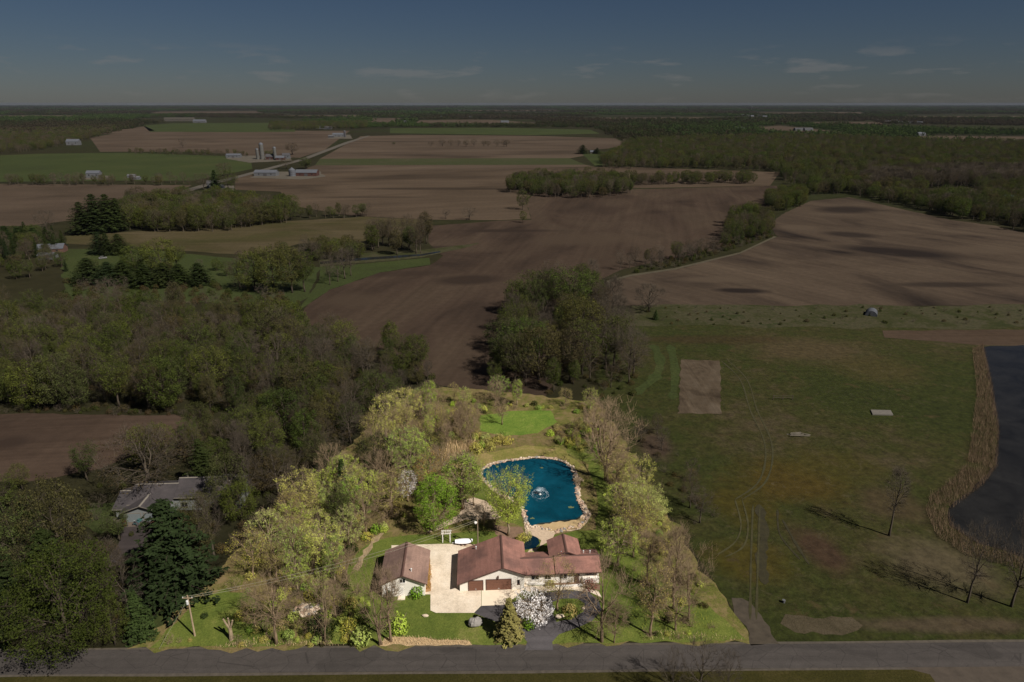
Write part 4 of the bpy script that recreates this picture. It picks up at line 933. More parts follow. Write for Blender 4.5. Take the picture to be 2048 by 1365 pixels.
# far country to the horizon
FARF = [GP(p) for p in ([(900,220.3),(1120,219.8),(1130,223.5),(910,224)],[(300,223),(520,222.5),(530,227),(310,228)],[(1500,225),(1720,224),(1730,229.5),(1510,230)],[(1800,231.5),(2200,231),(2200,237),(1810,237.5)],[(1180,235),(1420,234),(1430,240.5),(1190,241)],[(-100,231),(160,230),(170,236),(-100,237)],[(560,230),(720,229.5),(725,235),(565,235.5)],[(1600,244),(1760,243),(1765,250),(1610,251)],[(180,276),(262,258),(290,250),(345,244),(590,244),(700,258),(650,300),(600,320),(190,306)], [(736,236),(802,236),(802,250),(736,250)], [(820,240),(1075,239),(1078,253),(820,250)], [(640,330),(700,258),(780,255),(1190,256),(1255,285),(1240,335)],
    [(1495,257),(1560,250),(1705,266),(1680,272),(1540,268)], [(1770,276),(1880,270),(2400,274),(2400,294),(1850,284)], [(-200,320),(0,300),(100,296),(190,276),(200,306),(500,312),(500,400),(-200,400)])]
cr = random.Random(301); cl_pts = []
CLM = [far_clump(400+i, M[['leaf_far','leaf_far','leaf_far_brown','needle_mid'][i]]) for i in range(4)]
def kind_at(a, b):
    q = math.sin(a*.0031+1)+math.sin(b*.0017+a*.0011)+cr.gauss(0,.55)
    return 2 if q > .9 else 0 if q > .2 else 1 if q > -.6 else 3
def far_ring(y0, y1, sp, s, keep):
    y = y0
    while y < y1:
        half = y*.86+150; x = -half
        while x < half:
            a = x+cr.uniform(-.45,.45)*sp; b = y+cr.uniform(-.45,.45)*sp
            gap = math.sin(a*.0021+b*.0009+1.3)+math.sin(a*.0007-b*.0024)+.6*math.sin(a*.005+b*.004)
            if gap < keep and not any(inside(a, b, P) for P in FARF) and not inside(a, b, EWG):
                sx = s*cr.uniform(.8,1.25); cl_pts.append((a, b, .0, cr.uniform(0,6.28), sx, cr.uniform(.7,1.3)*(1+.12*(s-1)), kind_at(a, b)))
            x += sp
        y += sp
EWG = GP(EASTW)
far_ring(1500, 3200, 42, 1.0, 1.0); far_ring(3200, 6500, 75, 1.7, .75); far_ring(6500, 13000, 160, 3.2, .8); far_ring(13000, 27000, 380, 7.0, 1.5)
scatter('far_woods', cl_pts, CLM, 'endless hazy woods reaching to the horizon')
# undergrowth in the lot and in the woods
us = []; UK = ['shrub0','shrub1','bareshrub','scrub0','scrub1','greybareshrub']
UM = [joined(k) for k in UK]
def under(poly, sp, seed, table, sr):
    rng = random.Random(seed)
    for (x, y) in fill(poly, sp, seed):
        k = pick(rng, table); s = rng.uniform(*sr); us.append((x, y, .06, rng.uniform(0,6.28), s*rng.uniform(.8,1.3), s, UK.index(k)))
LOTMIX = [('shrub0',2),('shrub1',2.5),('bareshrub',3),('scrub0',2)]; OUTMIX = [('scrub0',3),('scrub1',2),('greybareshrub',2)]
under(WEST, 3.4, 1, LOTMIX, (.6,1.5)); under(EAST, 3.0, 2, [('shrub0',2),('shrub1',3),('bareshrub',4),('scrub0',1)], (.4,1.2))
under([(300,1290),(420,1278),(700,1284),(740,1290),(500,1299)], 2.0, 3, LOTMIX, (.35,.7)); under([(470,1220),(560,1196),(690,1166),(748,1205),(704,1286),(540,1290),(486,1270)], 2.1, 4, [('shrub0',3),('shrub1',2),('bareshrub',3),('scrub0',1.5)], (.5,1.25))
under([(1166,836),(1194,832),(1300,1000),(1390,1130),(1440,1215),(1400,1240),(1330,1120),(1250,980)], 2.6, 52, [('shrub1',3),('bareshrub',5),('shrub0',1),('scrub1',2)], (.4,1.1)); under([(1240,1282),(1480,1278),(1440,1255),(1300,1268)], 2.4, 5, LOTMIX, (.35,.8)); under([(840,800),(1185,814),(1180,830),(1110,822),(960,830),(880,900),(850,880)], 3.2, 6, LOTMIX, (.5,1.2))
under([(1118,900),(1080,872),(1110,855),(1180,850),(1200,910)], 3.0, 7, [('shrub0',2),('shrub1',2)], (.8,1.4)); under([(940,905),(950,872),(1010,874),(1020,892),(975,902)], 2.6, 8, [('shrub1',2),('shrub0',2)], (1.0,1.6))
under([(130,560),(300,570),(480,570),(600,600),(590,660),(470,634),(120,626)], 7, 91, [('scrub0',3),('scrub1',2),('greybareshrub',1)], (1.2,2.4)); under(WOOD, 5.5, 9, OUTMIX, (.8,1.6)); under(CW, 5.0, 10, OUTMIX, (.6,1.4)); under([(330,905),(420,860),(800,780),(700,892),(560,1022),(440,1120),(380,940)], 4.5, 11, OUTMIX, (.7,1.5))
under([(1225,616),(2200,614),(2200,652),(1240,650)], 8, 12, OUTMIX, (.25,.9)); under([(1236,552),(1350,536),(1500,488),(1548,474),(1540,440),(1446,480),(1340,516)], 5, 13, OUTMIX, (.8,1.8))
under([(-40,1300),(220,1300),(300,1240),(420,1120),(380,960),(60,970),(-40,1000)], 6.5, 14, OUTMIX, (.6,1.4)); under([(-30,818),(340,822),(420,840),(380,850),(330,832),(-30,828)], 2.6, 15, OUTMIX, (.5,1.0))
under([(1262,850),(1320,850),(1450,1060),(1410,1090)], 5, 16, [('scrub1',2),('greybareshrub',4)], (.5,1.2))
scatter('undergrowth', us, UM, 'low brush and saplings under and between the trees')
# reeds round the lake, dry grass on the lot
def broken(pts, k=.12, cut=.55):
    return [(x, y) for x, y in pts if math.sin(x*k*2.3+y*k)+math.sin(y*k*2.9-x*k*.7)+.7*math.sin((x+y)*k*5.1) < 2.6*cut+R.uniform(-.6,.9)]
def blades(name, pts, mat, hr, label, lean=.25, wid=.05):
    rng = random.Random(len(pts)); lv = Leaves()
    for x, y in pts:
        d = Vector((rng.uniform(-lean,lean), rng.uniform(-lean,lean), 1)).normalized()
        lv.blade(Vector((x, y, .06)), d, rng.uniform(*hr), wid, min(1,max(0,rng.gauss(.5,.25))))
    o = link(name, lv.mesh(name, mat)); T(o, label, None, None, 'stuff'); return o
blades('reeds', broken(fill([(1944,700),(1966,690),(1984,770),(1998,860),(1994,935),(1966,972),(1900,1022),(1902,1050),(1964,1092),(2060,1120),(2200,1150),(2200,1166),(2040,1140),(1930,1112),(1872,1072),(1852,1020),(1860,994),(1906,962),(1936,925),(1944,860),(1954,780)], .27, 21)), M['reed'], (.6,2.3), 'tan reeds fringing the dark lake', .6, .032)
blades('tan_reeds', fill([(880,905),(900,886),(950,884),(955,900),(900,918),(886,930)], .4, 22), M['straw'], (1.4,2.4), 'pinkish tan reeds behind the pond', .3, .06)
blades('dry_grass', fill([(756,1292),(770,1278),(820,1274),(880,1279),(940,1282),(945,1291)], .2, 23)+fill([(420,1296),(520,1276),(640,1284),(700,1292)], .3, 24)+fill([(1280,1282),(1320,1262),(1480,1276),(1490,1281)], .35, 25), M['straw'], (.3,.7), 'straw-coloured dry grass on the roadside bank', .7, .035)
blades('weeds', fill([(480,1210),(690,1165),(745,1200),(700,1288),(480,1290)], .55, 26)+fill([(1250,1180),(1300,1100),(1380,1170),(1440,1270),(1280,1280)], .55, 27)+fill(WEST, .8, 28), M['weed'], (.25,.7), 'weeds and tall grass in the scrub of the lot', .7, .05)
#@@PART3
# ------------------------------------------------------------------ buildings
def mat_siding(name, c, step=.2):
    b = NB(name); w = b.N.new('ShaderNodeTexWave'); w.wave_type = 'BANDS'; w.bands_direction = 'Z'; w.inputs['Scale'].default_value = .314/step; w.inputs['Distortion'].default_value = 0
    b.L.new(b.mapping(), w.inputs['Vector']); n = b.noise(.9, 5, .65)
    col = b.mix(1.0, c, b.ramp(n, [(.3,.9),(.7,1.05)]), 'MULTIPLY')
    return b.surf(col, .75, b.bump(w.outputs[1], .25, .03), .25)
def mat_roof(name, c, dark, ang=0.0):
    b = NB(name); n1 = b.noise(.22, 5, .6); n2 = b.noise(1.0, 3, .6, vec=b.mapping((3.5,3.5,3.5))); n3 = b.noise(.5, 4, .6)
    w = b.noise(1.0, 2, .5, vec=b.mapping((.25,.25,5.5)))
    col = b.mix(b.ramp(n1, [(.42,0.0),(.62,.85)]), c, dark)
    col = b.mix(1.0, col, b.ramp(n2, [(.3,.85),(.7,1.15)]), 'MULTIPLY'); col = b.mix(1.0, col, b.ramp(w, [(.3,.88),(.7,1.1)]), 'MULTIPLY')
    col = b.mix(1.0, col, b.ramp(n3, [(.3,.92),(.7,1.08)]), 'MULTIPLY')
    return b.surf(col, .85, b.bump(w, .3, .03), .25)
def glass(name, c=(.012,.014,.018,1)):
    b = NB(name); return b.surf(c, .08, None, .5)
M['wall_white'] = mat_siding('white_siding', lin(240,232,220,.95))
M['trim_dark'] = plain('dark_trim', lin(96,70,62,.8), .7, .1)
M['trim_white'] = plain('white_trim', lin(238,232,224,.9), .6, .06)
M['roof_red'] = mat_roof('red_shingle', lin(160,115,102,.8), lin(126,94,86,.7))
M['roof_brown'] = mat_roof('brown_shingle', lin(156,126,112,.8), lin(134,108,98,.7))
M['door_brown'] = plain('door_brown', lin(122,84,68,.85), .6, .08)
M['glass'] = glass('window_glass')
M['pipe'] = plain('vent_metal', lin(210,208,204,.9), .4, .1, 3, .5)
def gable_shell(x0, x1, y0, y1, xr, zr, slope, z0=0.0, inset=.14):
    """walls under an asymmetric gable whose ridge runs along y"""
    pts = [(x0,z0),(x1,z0),(x1,zr-slope*(x1-xr)-inset),(xr,zr-inset),(x0,zr-slope*(xr-x0)-inset)]
    return MB().ext(pts, 'y', y0, y1)
def roof_y(parent, x0, x1, y0, y1, xr, zr, slope, mat, trim, ridge=True, t=.14):
    zl = zr-slope*(xr-x0); zq = zr-slope*(x1-xr)
    a = MB().slab([(x0,y0,zl),(xr,y0,zr),(xr,y1,zr),(x0,y1,zl)], t).build('roof_slope', mat, parent)
    b = MB().slab([(xr,y0,zr),(x1,y0,zq),(x1,y1,zq),(xr,y1,zr)], t).build('roof_slope', mat, parent)
    if ridge: MB().ext([(xr-.28,zr-.28*slope+.02),(xr,zr+.06),(xr+.28,zr-.28*slope+.02)], 'y', y0-.02, y1+.02).build('ridge_cap', trim, a)
    f = MB().slab([(x0,y0-.035,zl-.17),(xr,y0-.035,zr-.17),(xr,y0-.035,zr+.03),(x0,y0-.035,zl+.03)], .03); f.slab([(xr,y0-.035,zr-.17),(x1,y0-.035,zq-.17),(x1,y0-.035,zq+.03),(xr,y0-.035,zr+.03)], .03)
    f.build('fascia', trim, b); return a, b
def roof_x(parent, x0, x1, y0, y1, yr, zr, slope, mat, trim, t=.14):
    zf = zr-slope*(yr-y0); zb = zr-slope*(y1-yr)
    a = MB().slab([(x0,y0,zf),(x1,y0,zf),(x1,yr,zr),(x0,yr,zr)], t).build('roof_slope', mat, parent)
    b = MB().slab([(x0,yr,zr),(x1,yr,zr),(x1,y1,zb),(x0,y1,zb)], t).build('roof_slope', mat, parent)
    MB().ext([(yr-.22,zr-.22*slope+.02),(yr,zr+.05),(yr+.22,zr-.22*slope+.02)], 'x', x0-.02, x1+.02).build('ridge_cap', trim, a)
    MB().box(x0, x1, y0-.05, y0-.005, zf-.2, zf+.02).build('gutter', trim, b)
    return a, b
def window(parent, x0, x1, z0, z1, y, frame, mull=1, name='window'):
    f = MB(); t = .08
    f.box(x0,x1,y-.07,y,z0,z0+t); f.box(x0,x1,y-.07,y,z1-t,z1); f.box(x0,x0+t,y-.07,y,z0+t,z1-t); f.box(x1-t,x1,y-.07,y,z0+t,z1-t)
    for i in range(mull):
        xm = x0+(x1-x0)*(i+1)/(mull+1); f.box(xm-.03,xm+.03,y-.065,y,z0+t,z1-t)
    o = f.build(name, frame, parent); MB().box(x0+t,x1-t,y-.03,y-.004,z0+t,z1-t).build('pane', M['glass'], o)
    MB().box(x0-.06,x1+.06,y-.13,y-.002,z0-.07,z0-.003).build('sill', frame, o); return o
def garage_door(parent, x0, x1, z1, y, mat, frame, rows=4):
    o = MB()
    for i in range(rows):
        z = z1*i/rows; o.box(x0, x1, y-.05, y-.005, z+.015, z+z1/rows-.015)
    d = o.build('garage_door', mat, parent)
    f = MB().box(x0-.14,x0-.003,y-.08,y-.004,0,z1+.14); f.box(x1+.003,x1+.14,y-.08,y-.004,0,z1+.14); f.box(x0-.003,x1+.003,y-.08,y-.004,z1+.003,z1+.14); f.build('door_frame', frame, d)
    MB().box((x0+x1)/2-.15,(x0+x1)/2+.15,y-.09,y-.05,.35,.41).build('handle', M['pipe'], d); return d
HO = G(920,1183.5); HR = math.radians(3.0)
house = empty('ranch_house', (HO[0], HO[1], .11), HR)
T(house, 'long white ranch house with red shingle roof and brown garage doors', 'house')
gable_shell(0, 12.6, 0, 9.6, 8.35, 5.5, .4).build('wall', M['wall_white'], house)
roof_y(house, -.55, 13.15, -.6, 10.1, 8.35, 5.5, .4, M['roof_red'], M['trim_dark'])
garage_door(house, 1.75, 4.45, 2.25, 0, M['door_brown'], M['trim_dark']); garage_door(house, 5.2, 9.95, 2.4, 0, M['door_brown'], M['trim_dark'])
window(house, 11.2, 11.7, 1.15, 2.2, 0, M['trim_dark'], 0)
lm = MB().box(7.35,7.6,-.3,0,2.95,3.3); lm.tube([(7.47,-.22,2.9),(7.47,-.22,2.7)], [.09,.12], 8); lm.build('wall_lamp', M['trim_dark'], house)
MB().box(12.55, 18.7, 1.4, 7.4, 0, 2.72).build('wall', M['wall_white'], house)
MB().box(18.72, 27.4, 1.4, 7.4, 0, 2.97).build('wall', M['wall_white'], house)
MB().ext([(1.4,2.97),(4.2,4.1),(7.4,2.97)], 'x', 27.2, 27.39).build('gable_wall', M['wall_white'], house)
roof_x(house, 9.6, 18.75, .7, 8.0, 4.2, 4.05, .39, M['roof_red'], M['trim_dark'])
roof_x(house, 18.76, 27.9, .55, 8.0, 4.2, 4.32, .39, M['roof_red'], M['trim_dark'])
gable_shell(18.4, 24.0, 5, 9.8, 21.3, 5.2, .43).build('wall', M['wall_white'], house)
roof_y(house, 17.9, 24.5, 4.3, 10.3, 21.3, 5.2, .43, M['roof_red'], M['trim_dark'])
window(house, 14.0, 15.6, .9, 2.3, 1.4, M['trim_white'], 1); window(house, 16.6, 18.0, .9, 2.3, 1.4, M['trim_white'], 1)
window(house, 19.6, 21.2, .9, 2.3, 1.4, M['trim_white'], 1); window(house, 24.6, 27.0, 1.7, 2.55, 1.4, M['trim_white'], 2)
dr = MB().box(22.6,23.6,1.34,1.395,0,2.1).build('front_door', M['trim_dark'], house); MB().lathe([(.03,0),(.05,.03),(.03,.07)], 8, 0, (23.45,1.32,1.0)).build('handle', M['pipe'], dr)
MB().box(24.2,27.5,.9,1.39,0,1.3).build('planter_wall', M['wall_white'], house)
for x, y, z in ((3.2,8.4,3.55),(20.4,4.9,4.2),(26.2,5.2,4.0),(24.9,5.4,3.9)):
    m = MB().tube([(x,y,z-.3),(x,y,z+.45)], .09, 8); m.lathe([(.16,0),(.16,.12),(.04,.18)], 8, 0, (x,y,z+.45)); m.build('vent_pipe', M['pipe'], house)
OO = G(765,1195); ob = empty('outbuilding', (OO[0], OO[1], .11), math.radians(3))
T(ob, 'small white outbuilding with brown gable roof at the concrete yard', 'outbuilding')
gable_shell(0, 8.2, 0, 9.6, 4.0, 5.15, .46).build('wall', M['wall_white'], ob)
roof_y(ob, -.5, 8.75, -.55, 10.1, 4.0, 5.15, .46, M['roof_brown'], M['trim_dark'])
window(ob, 3.45, 4.6, 3.05, 4.05, 0, M['trim_white'], 1); dr = MB().box(3.2,4.15,-.05,-.004,.1,2.2).build('door', M['trim_white'], ob); MB().box(4.0,4.08,-.1,-.05,1.05,1.12).build('handle', M['pipe'], dr)
MB().box(3.0,4.4,-1.1,-.06,-.02,.1).build('door_step', M['concrete'], ob)
m = MB().tube([(5.6,1.6,4.2),(5.6,1.6,4.95)], .1, 8); m.lathe([(.18,0),(.18,.12),(.05,.2)], 8, 0, (5.6,1.6,4.95)); m.build('vent_pipe', M['pipe'], ob)
garage_door(ob, .5, 2.4, 2.1, 0, M['trim_white'], M['trim_white'])
# neighbour's house
M['nb_wall'] = mat_siding('dim_white_siding', lin(118,120,118,.95)); M['nb_roof'] = mat_roof('grey_shingle', lin(76,70,70,.8), lin(60,56,57,.8)); M['nb_trim'] = plain('grey_trim', lin(128,120,110,.8)); M['nb_door'] = plain('grey_door', lin(116,122,122,.9), .6, .05)  # neighbour's white siding greyed: dimming outside the lot is in its colour
NO = G(228,1046); nb = empty('neighbour_house', (NO[0], NO[1], .06), math.radians(3))
T(nb, 'grey-roofed house with twin garage doors half hidden by the huge pine', 'house')
MB().box(0,5,1.5,10.5,0,2.7).build('wall', M['nb_wall'], nb); roof_x(nb, -.5, 5, 1.0, 11.0, 6, 4.7, .4, M['nb_roof'], M['nb_trim'])
MB().box(5.02,12,2.2,12,0,2.9).build('wall', M['nb_wall'], nb); roof_x(nb, 2.4, 12.4, 2.0, 12.5, 7.2, 5.6, .45, M['nb_roof'], M['nb_trim'])
gable_shell(2.4, 10.9, 0, 5, 6.6, 4.5, .38).build('wall', M['nb_wall'], nb); roof_y(nb, 1.8, 11.5, -.7, 6.4, 6.6, 4.5, .38, M['nb_roof'], M['nb_trim'])
garage_door(nb, 3.0, 6.2, 2.2, 0, M['nb_door'], M['nb_trim']); garage_door(nb, 7.0, 10.2, 2.2, 0, M['nb_door'], M['nb_trim'])
MB().box(12.02,27,4.2,13,0,2.9).build('wall', M['nb_wall'], nb); roof_x(nb, 12.0, 27.6, 3.6, 13.8, 8.8, 6.1, .45, M['nb_roof'], M['nb_trim'])
for x in (13.5,17,21,24.5): window(nb, x, x+1.5, .9, 2.2, 4.2, M['nb_trim'], 1)
m = MB().tube([(13.5,9.8,5.3),(13.5,9.8,6.6)], .14, 8); m.build('vent_pipe', M['nb_trim'], nb)
m = MB().tube([(18.5,9.8,5.3),(18.5,9.8,6.4)], .12, 8); m.build('vent_pipe', M['nb_trim'], nb)
# farm buildings and far houses
M['far_white'] = plain('far_white', lin(112,112,114,.6), .7, .1, .2); M['far_roof'] = plain('far_metal_roof', lin(100,102,108,.65), .6, .1, .2); M['far_red'] = plain('far_red', lin(82,54,48,.7), .8, .15, .2)  # whites greyed: dimming outside the lot is put into the paint
M['far_dark'] = plain('far_dark_roof', lin(70,68,70,.9), .8, .12, .2); M['far_tan'] = plain('far_tan', lin(98,92,82,.6), .8, .1, .2); M['silo'] = plain('silo_concrete', lin(98,96,92,.7), .8, .15, .3); M['far_brick'] = plain('far_brick', lin(98,72,62,.9), .85, .2, .4); M['far_teal'] = plain('teal_roof', lin(66,96,92,.9), .7, .1)
def building(name, cat, label, px, py, w, d, h, rise, rz, wall, roof, group=None, wins=3):
    x, y = G(px, py); e = empty(name, (x, y, .1), rz); T(e, label, cat, group)
    MB().box(-w/2, w/2, 0, d, 0, h).build('wall', wall, e)
    gz = MB().ext([(0,h),(d/2,h+rise),(d,h)], 'x', -w/2, w/2); gz.build('gable_wall', wall, e)
    ov = .4; sl = rise/(d/2)
    r = MB().slab([(-w/2-ov,-ov,h-ov*sl+.15),(w/2+ov,-ov,h-ov*sl+.15),(w/2+ov,d/2,h+rise+.15),(-w/2-ov,d/2,h+rise+.15)], .14); r.slab([(-w/2-ov,d/2,h+rise+.15),(w/2+ov,d/2,h+rise+.15),(w/2+ov,d+ov,h-ov*sl+.15),(-w/2-ov,d+ov,h-ov*sl+.15)], .14)
    r.build('roof', roof, e)
    MB().box(-w*.08, w*.08, -.06, -.004, 0, min(h*.8,3.4)).build('door', M['far_dark'], e)
    for i in range(wins):
        cx = -w*.42+w*.84*(i+.5)/wins
        if abs(cx) < w*.12: continue
        MB().box(cx-.6, cx+.6, -.06, -.004, h*.4, h*.75).build('window', M['glass'], e)
    return e
def lathe_thing(name, cat, label, px, py, prof, mat, bands=(), top=None):
    x, y = G(px, py); e = empty(name, (x, y, .1)); T(e, label, cat)
    MB().lathe(prof, 24).build('body', mat, e, smooth=False)
    if top: MB().lathe(top, 24).build('dome', M['far_roof'], e)
    R0 = prof[0][0]
    for z in bands: MB().lathe([(R0+.06,z),(R0+.06,z+.25)], 24).build('band', M['far_dark'], e)
    return e
lathe_thing('silo','silo','tall concrete silo at the farm by the country road',525,319,[(3.6,0),(3.6,24)],M['silo'],(6,12,18),[(3.7,24),(3.2,25.8),(1.8,27),(.2,27.5)])
lathe_thing('silo','silo','shorter silo standing close beside the tall concrete one',516,319,[(2.6,0),(2.6,16)],M['silo'],(5,10),[(2.7,16),(2.0,17.4),(.2,18)])
lathe_thing('silo','silo','slim silo with pale dome next to the red farm barn',551,320,[(2.6,0),(2.6,19)],M['silo'],(6,12),[(2.7,19),(2.0,20.6),(.2,21.4)])
lathe_thing('grain_bin','grain bin','squat metal grain bin between the two long barns',585,353,[(4.4,0),(4.4,8),(.6,11),(.3,11.4)],M['far_roof'],(2.5,5))
lathe_thing('silo','silo','dark twin-looking silo at the distant roadside farm',690,275,[(3,0),(3,16)],M['far_dark'],(5,10),[(3.1,16),(2,17.5),(.2,18)])
building('barn','barn','long white barn beside the squat grain bin',530,353,29,12,4.5,3,-.05,M['far_white'],M['far_roof'])
building('barn','barn','long red barn with grey roof at the bend of the country road',612,353,28,12,4.5,3.4,-.05,M['far_red'],M['far_roof'])
building('barn','barn','low pale shed west of the farm silos',466,316,24,14,4,2.5,.1,M['far_white'],M['far_roof'])
building('barn','barn','red barn between the farm silos',540,320,14,10,5,4,0,M['far_red'],M['far_dark'])
building('shed','shed','red shed at the slim silo',560,321,14,9,4,3,.1,M['far_red'],M['far_roof'])
building('farmhouse','house','white farmhouse of the silo farm by the road',572,318,12,9,6,3,.1,M['far_white'],M['far_dark'])
building('farmhouse','house','white farmhouse among trees at the country road bend',424,377,10,8,5,3,.3,M['far_white'],M['far_dark'])
building('garage','garage','white garage in front of the farmhouse at the road bend',434,380,13,7,3,2.2,.1,M['far_white'],M['far_roof'])
building('farmhouse','house','white farmhouse in the hedgerow beside the green pasture',186,356,16,9,5.5,3,.1,M['far_white'],M['far_roof'])
building('shed','shed','small white shed at the pasture hedgerow',262,356,9,6,2.6,1.4,.1,M['far_white'],M['far_white'],None,1)
building('shed','shed','second small white shed nearer the pasture hedgerow',272,360,8,6,2.6,1.4,.1,M['far_white'],M['far_white'],None,1)
building('barn','barn','white barn at the edge of the western woods',145,291,27,14,8,5,.1,M['far_white'],M['far_roof'])
building('barn','barn','distant white barn at the roadside farm',678,274,36,14,6,4,.1,M['far_white'],M['far_roof'])
building('shed','shed','dark open shed at the distant roadside farm',662,276,14,10,5,2,.1,M['far_dark'],M['far_white'],None,1)
building('barn','barn','long pale barn behind the far green field',398,246,60,20,9,6,0,M['far_white'],M['far_roof'])
for i, (px, w) in enumerate([(338,50),(350,40),(368,60),(380,40)]):
    building('institution_block','building','tan institutional block on the far rise behind the green field',px,243,w,22,14,4,.05,M['far_tan'],M['far_tan'],'institutional blocks on the rise')
building('farmhouse','house','small house between the dark pines in the far tan field',1186,308,10,8,3.4,2.4,.1,M['far_tan'],M['far_roof'])
building('house','house','green-roofed house at the picture edge behind the eastern hedge',2030,404,18,10,3.2,2.6,-.3,M['far_white'],M['far_teal'])
building('house','house','brick house with grey roof among pines beside the stubble field',100,508,15,9,3,2.4,.25,M['far_brick'],M['far_roof'])
building('shed','shed','pale shed in front of the brick house',92,520,9,6,2.6,1.2,.1,M['far_white'],M['far_roof'],None,1)
hr_ = random.Random(8)
for px, py in [(1486,232),(1496,233),(1505,234),(1520,233),(1530,235),(1762,243),(1776,246),(1790,244),(1802,247),(1826,247),(1840,248),(1985,249),(1998,250),(1480,261),(1486,260),(1600,262),(1618,262),(1844,272),(943,236),(1010,246),(1210,258),(880,236),(640,258),(655,259),(812,246),(1065,230),(1160,232)]:
    building('far_house','house','tiny pale house standing among the distant woods',px,py,hr_.uniform(20,42),14,6,4,hr_.uniform(-.3,.3),M['far_white'],hr_.choice([M['far_roof'],M['far_dark']]),'houses among the distant woods',2)
x, y = G(1503,221); wt = empty('water_tower', (x, y, 0)); T(wt, 'water tower on the horizon above the far houses', 'water tower')
MB().lathe([(4,0),(2,6),(1.8,36)],14).build('stem', M['far_white'], wt); MB().lathe([(2,36),(9,41),(11,46),(8,51),(1,54)],18).build('tank', M['far_white'], wt)
# hoop greenhouse, slab and oddments on the meadow
x, y = G(1742,633); hg = empty('hoop_greenhouse', (x, y, .08), -.5); T(hg, 'pale hoop greenhouse on the rough grass strip', 'greenhouse')
prof = [(2.4*math.cos(math.pi*i/12), 2.3*math.sin(math.pi*i/12)) for i in range(13)]
MB().ext(prof, 'y', 0, 6).build('cover', M['far_roof'], hg)
for k in range(4): MB().tube([(2.45*math.cos(math.pi*i/12), .02+k*1.98, 2.35*math.sin(math.pi*i/12)) for i in range(13)], .05, 5).build('hoop', M['far_white'], hg)
MB().box(-.5,.5,-.06,-.01,0,1.8).build('door', M['far_white'], hg)
sl = MB(); a = GP([(1741,822),(1781,823),(1786,832),(1745,831)]); sl.prism(a[::-1], .04, .4); o = sl.build('concrete_slab', plain('slab_concrete', lin(116,110,102,.7), .9)); T(o, 'flat pale concrete slab lying alone on the meadow', 'slab')
x, y = G(1546,800); fr = empty('rail_fence', (x, y, .03)); T(fr, 'short weathered rail fence standing on the meadow', 'fence')
for i in range(3): MB().box(i*3.1-.09, i*3.1+.09, -.09, .09, 0, 1.6).build('post', M['bark_dark'], fr)
for z in (.7,1.3): MB().box(-.2, 6.4, -.14, -.095, z, z+.16).build('rail', M['bark_dark'], fr)
x, y = G(1600,872); lp = empty('timber_pile', (x, y, .03)); T(lp, 'untidy pile of old timber on the meadow', 'timber pile'); rr = random.Random(6)
for i in range(12):
    a = rr.uniform(-.5,.5); b = MB().box(-1.6,1.6,-.12,.12,0,.12).build('plank', plain('old_timber', lin(112,104,92,.8)) if i == 0 else bpy.data.materials['old_timber'], lp, (rr.uniform(-2,2), rr.uniform(-1.2,1.2), .02+.12*(i//3))); b.rotation_euler = (0,0,a)
wbm = MB().lathe([(.25,0),(.32,.6),(.3,.6)],12); o = wbm.build('white_drum', M['far_white'], None, (*G(1567,1206),.04)); T(o, 'little white drum standing on the meadow near the track', 'drum')
# ------------------------------------------------------------------ poles and wires
M['pole'] = plain('pole_wood', lin(172,150,122,.8), .9, .25, 2); M['wire'] = plain('wire', lin(172,164,144,.7), .5, .05)
def zpole(px, py, pt): return hgt(px, py, pt)
x, y = G(390,1273); h1 = zpole(390,1273,1192); p1 = empty('utility_pole', (x, y, .08)); T(p1, 'wooden utility pole with crossarm at the western lawn corner', 'utility pole')
MB().tube([(0,0,-.1),(0,0,h1)], [.17,.12], 10).build('post', M['pole'], p1); MB().box(-.9,.9,-.17,-.05,h1-.55,h1-.42).build('crossarm', M['pole'], p1)
for s in (-.8,.8): MB().lathe([(.05,0),(.09,.08),(.05,.2)],8,0,(s,-.11,h1-.42)).build('insulator', M['pipe'], p1)
MB().lathe([(.2,0),(.22,.1),(.22,.75),(.15,.82)],12,0,(.0,-.38,h1-1.6)).build('transformer', M['pipe'], p1)
xx, yy = G(956,1096); h2 = zpole(956,1096,1038); p2 = empty('utility_pole', (xx, yy, .1)); T(p2, 'yard pole with white lamp behind the garage', 'utility pole')
MB().tube([(0,0,-.1),(0,0,h2)], [.14,.1], 10).build('post', M['bark_pale'], p2); MB().tube([(0,-.1,h2-.9),(-.35,-.3,h2-.7)], .04, 6).build('lamp_arm', M['pipe'], p2)
MB().lathe([(.12,-.35),(.3,-.2),(.3,.1),(.1,.2)],12,0,(-.42,-.35,h2-.75)).build('lamp', M['trim_white'], p2)
def wire(a, b, sag, label):
    m = MB(); pts = [Vector(a).lerp(Vector(b), i/24)-Vector((0,0,sag*4*(i/24)*(1-i/24))) for i in range(25)]
    o = m.tube(pts, .026, 4).build('power_line', M['wire']); T(o, label, 'wire')
wire((x-.8,y-.11,h1-.2),(xx,yy,h2-.15),1.6,'upper power line from the crossarm pole to the yard pole')
wire((x+.8,y-.11,h1-.2),(xx,yy,h2-.55),1.9,'lower power line from the crossarm pole to the yard pole')
gx, gy = G(318,1300); wire((x,y,h1-.7),(gx,gy,.1),0.0,'guy wire slanting from the crossarm pole to the verge')
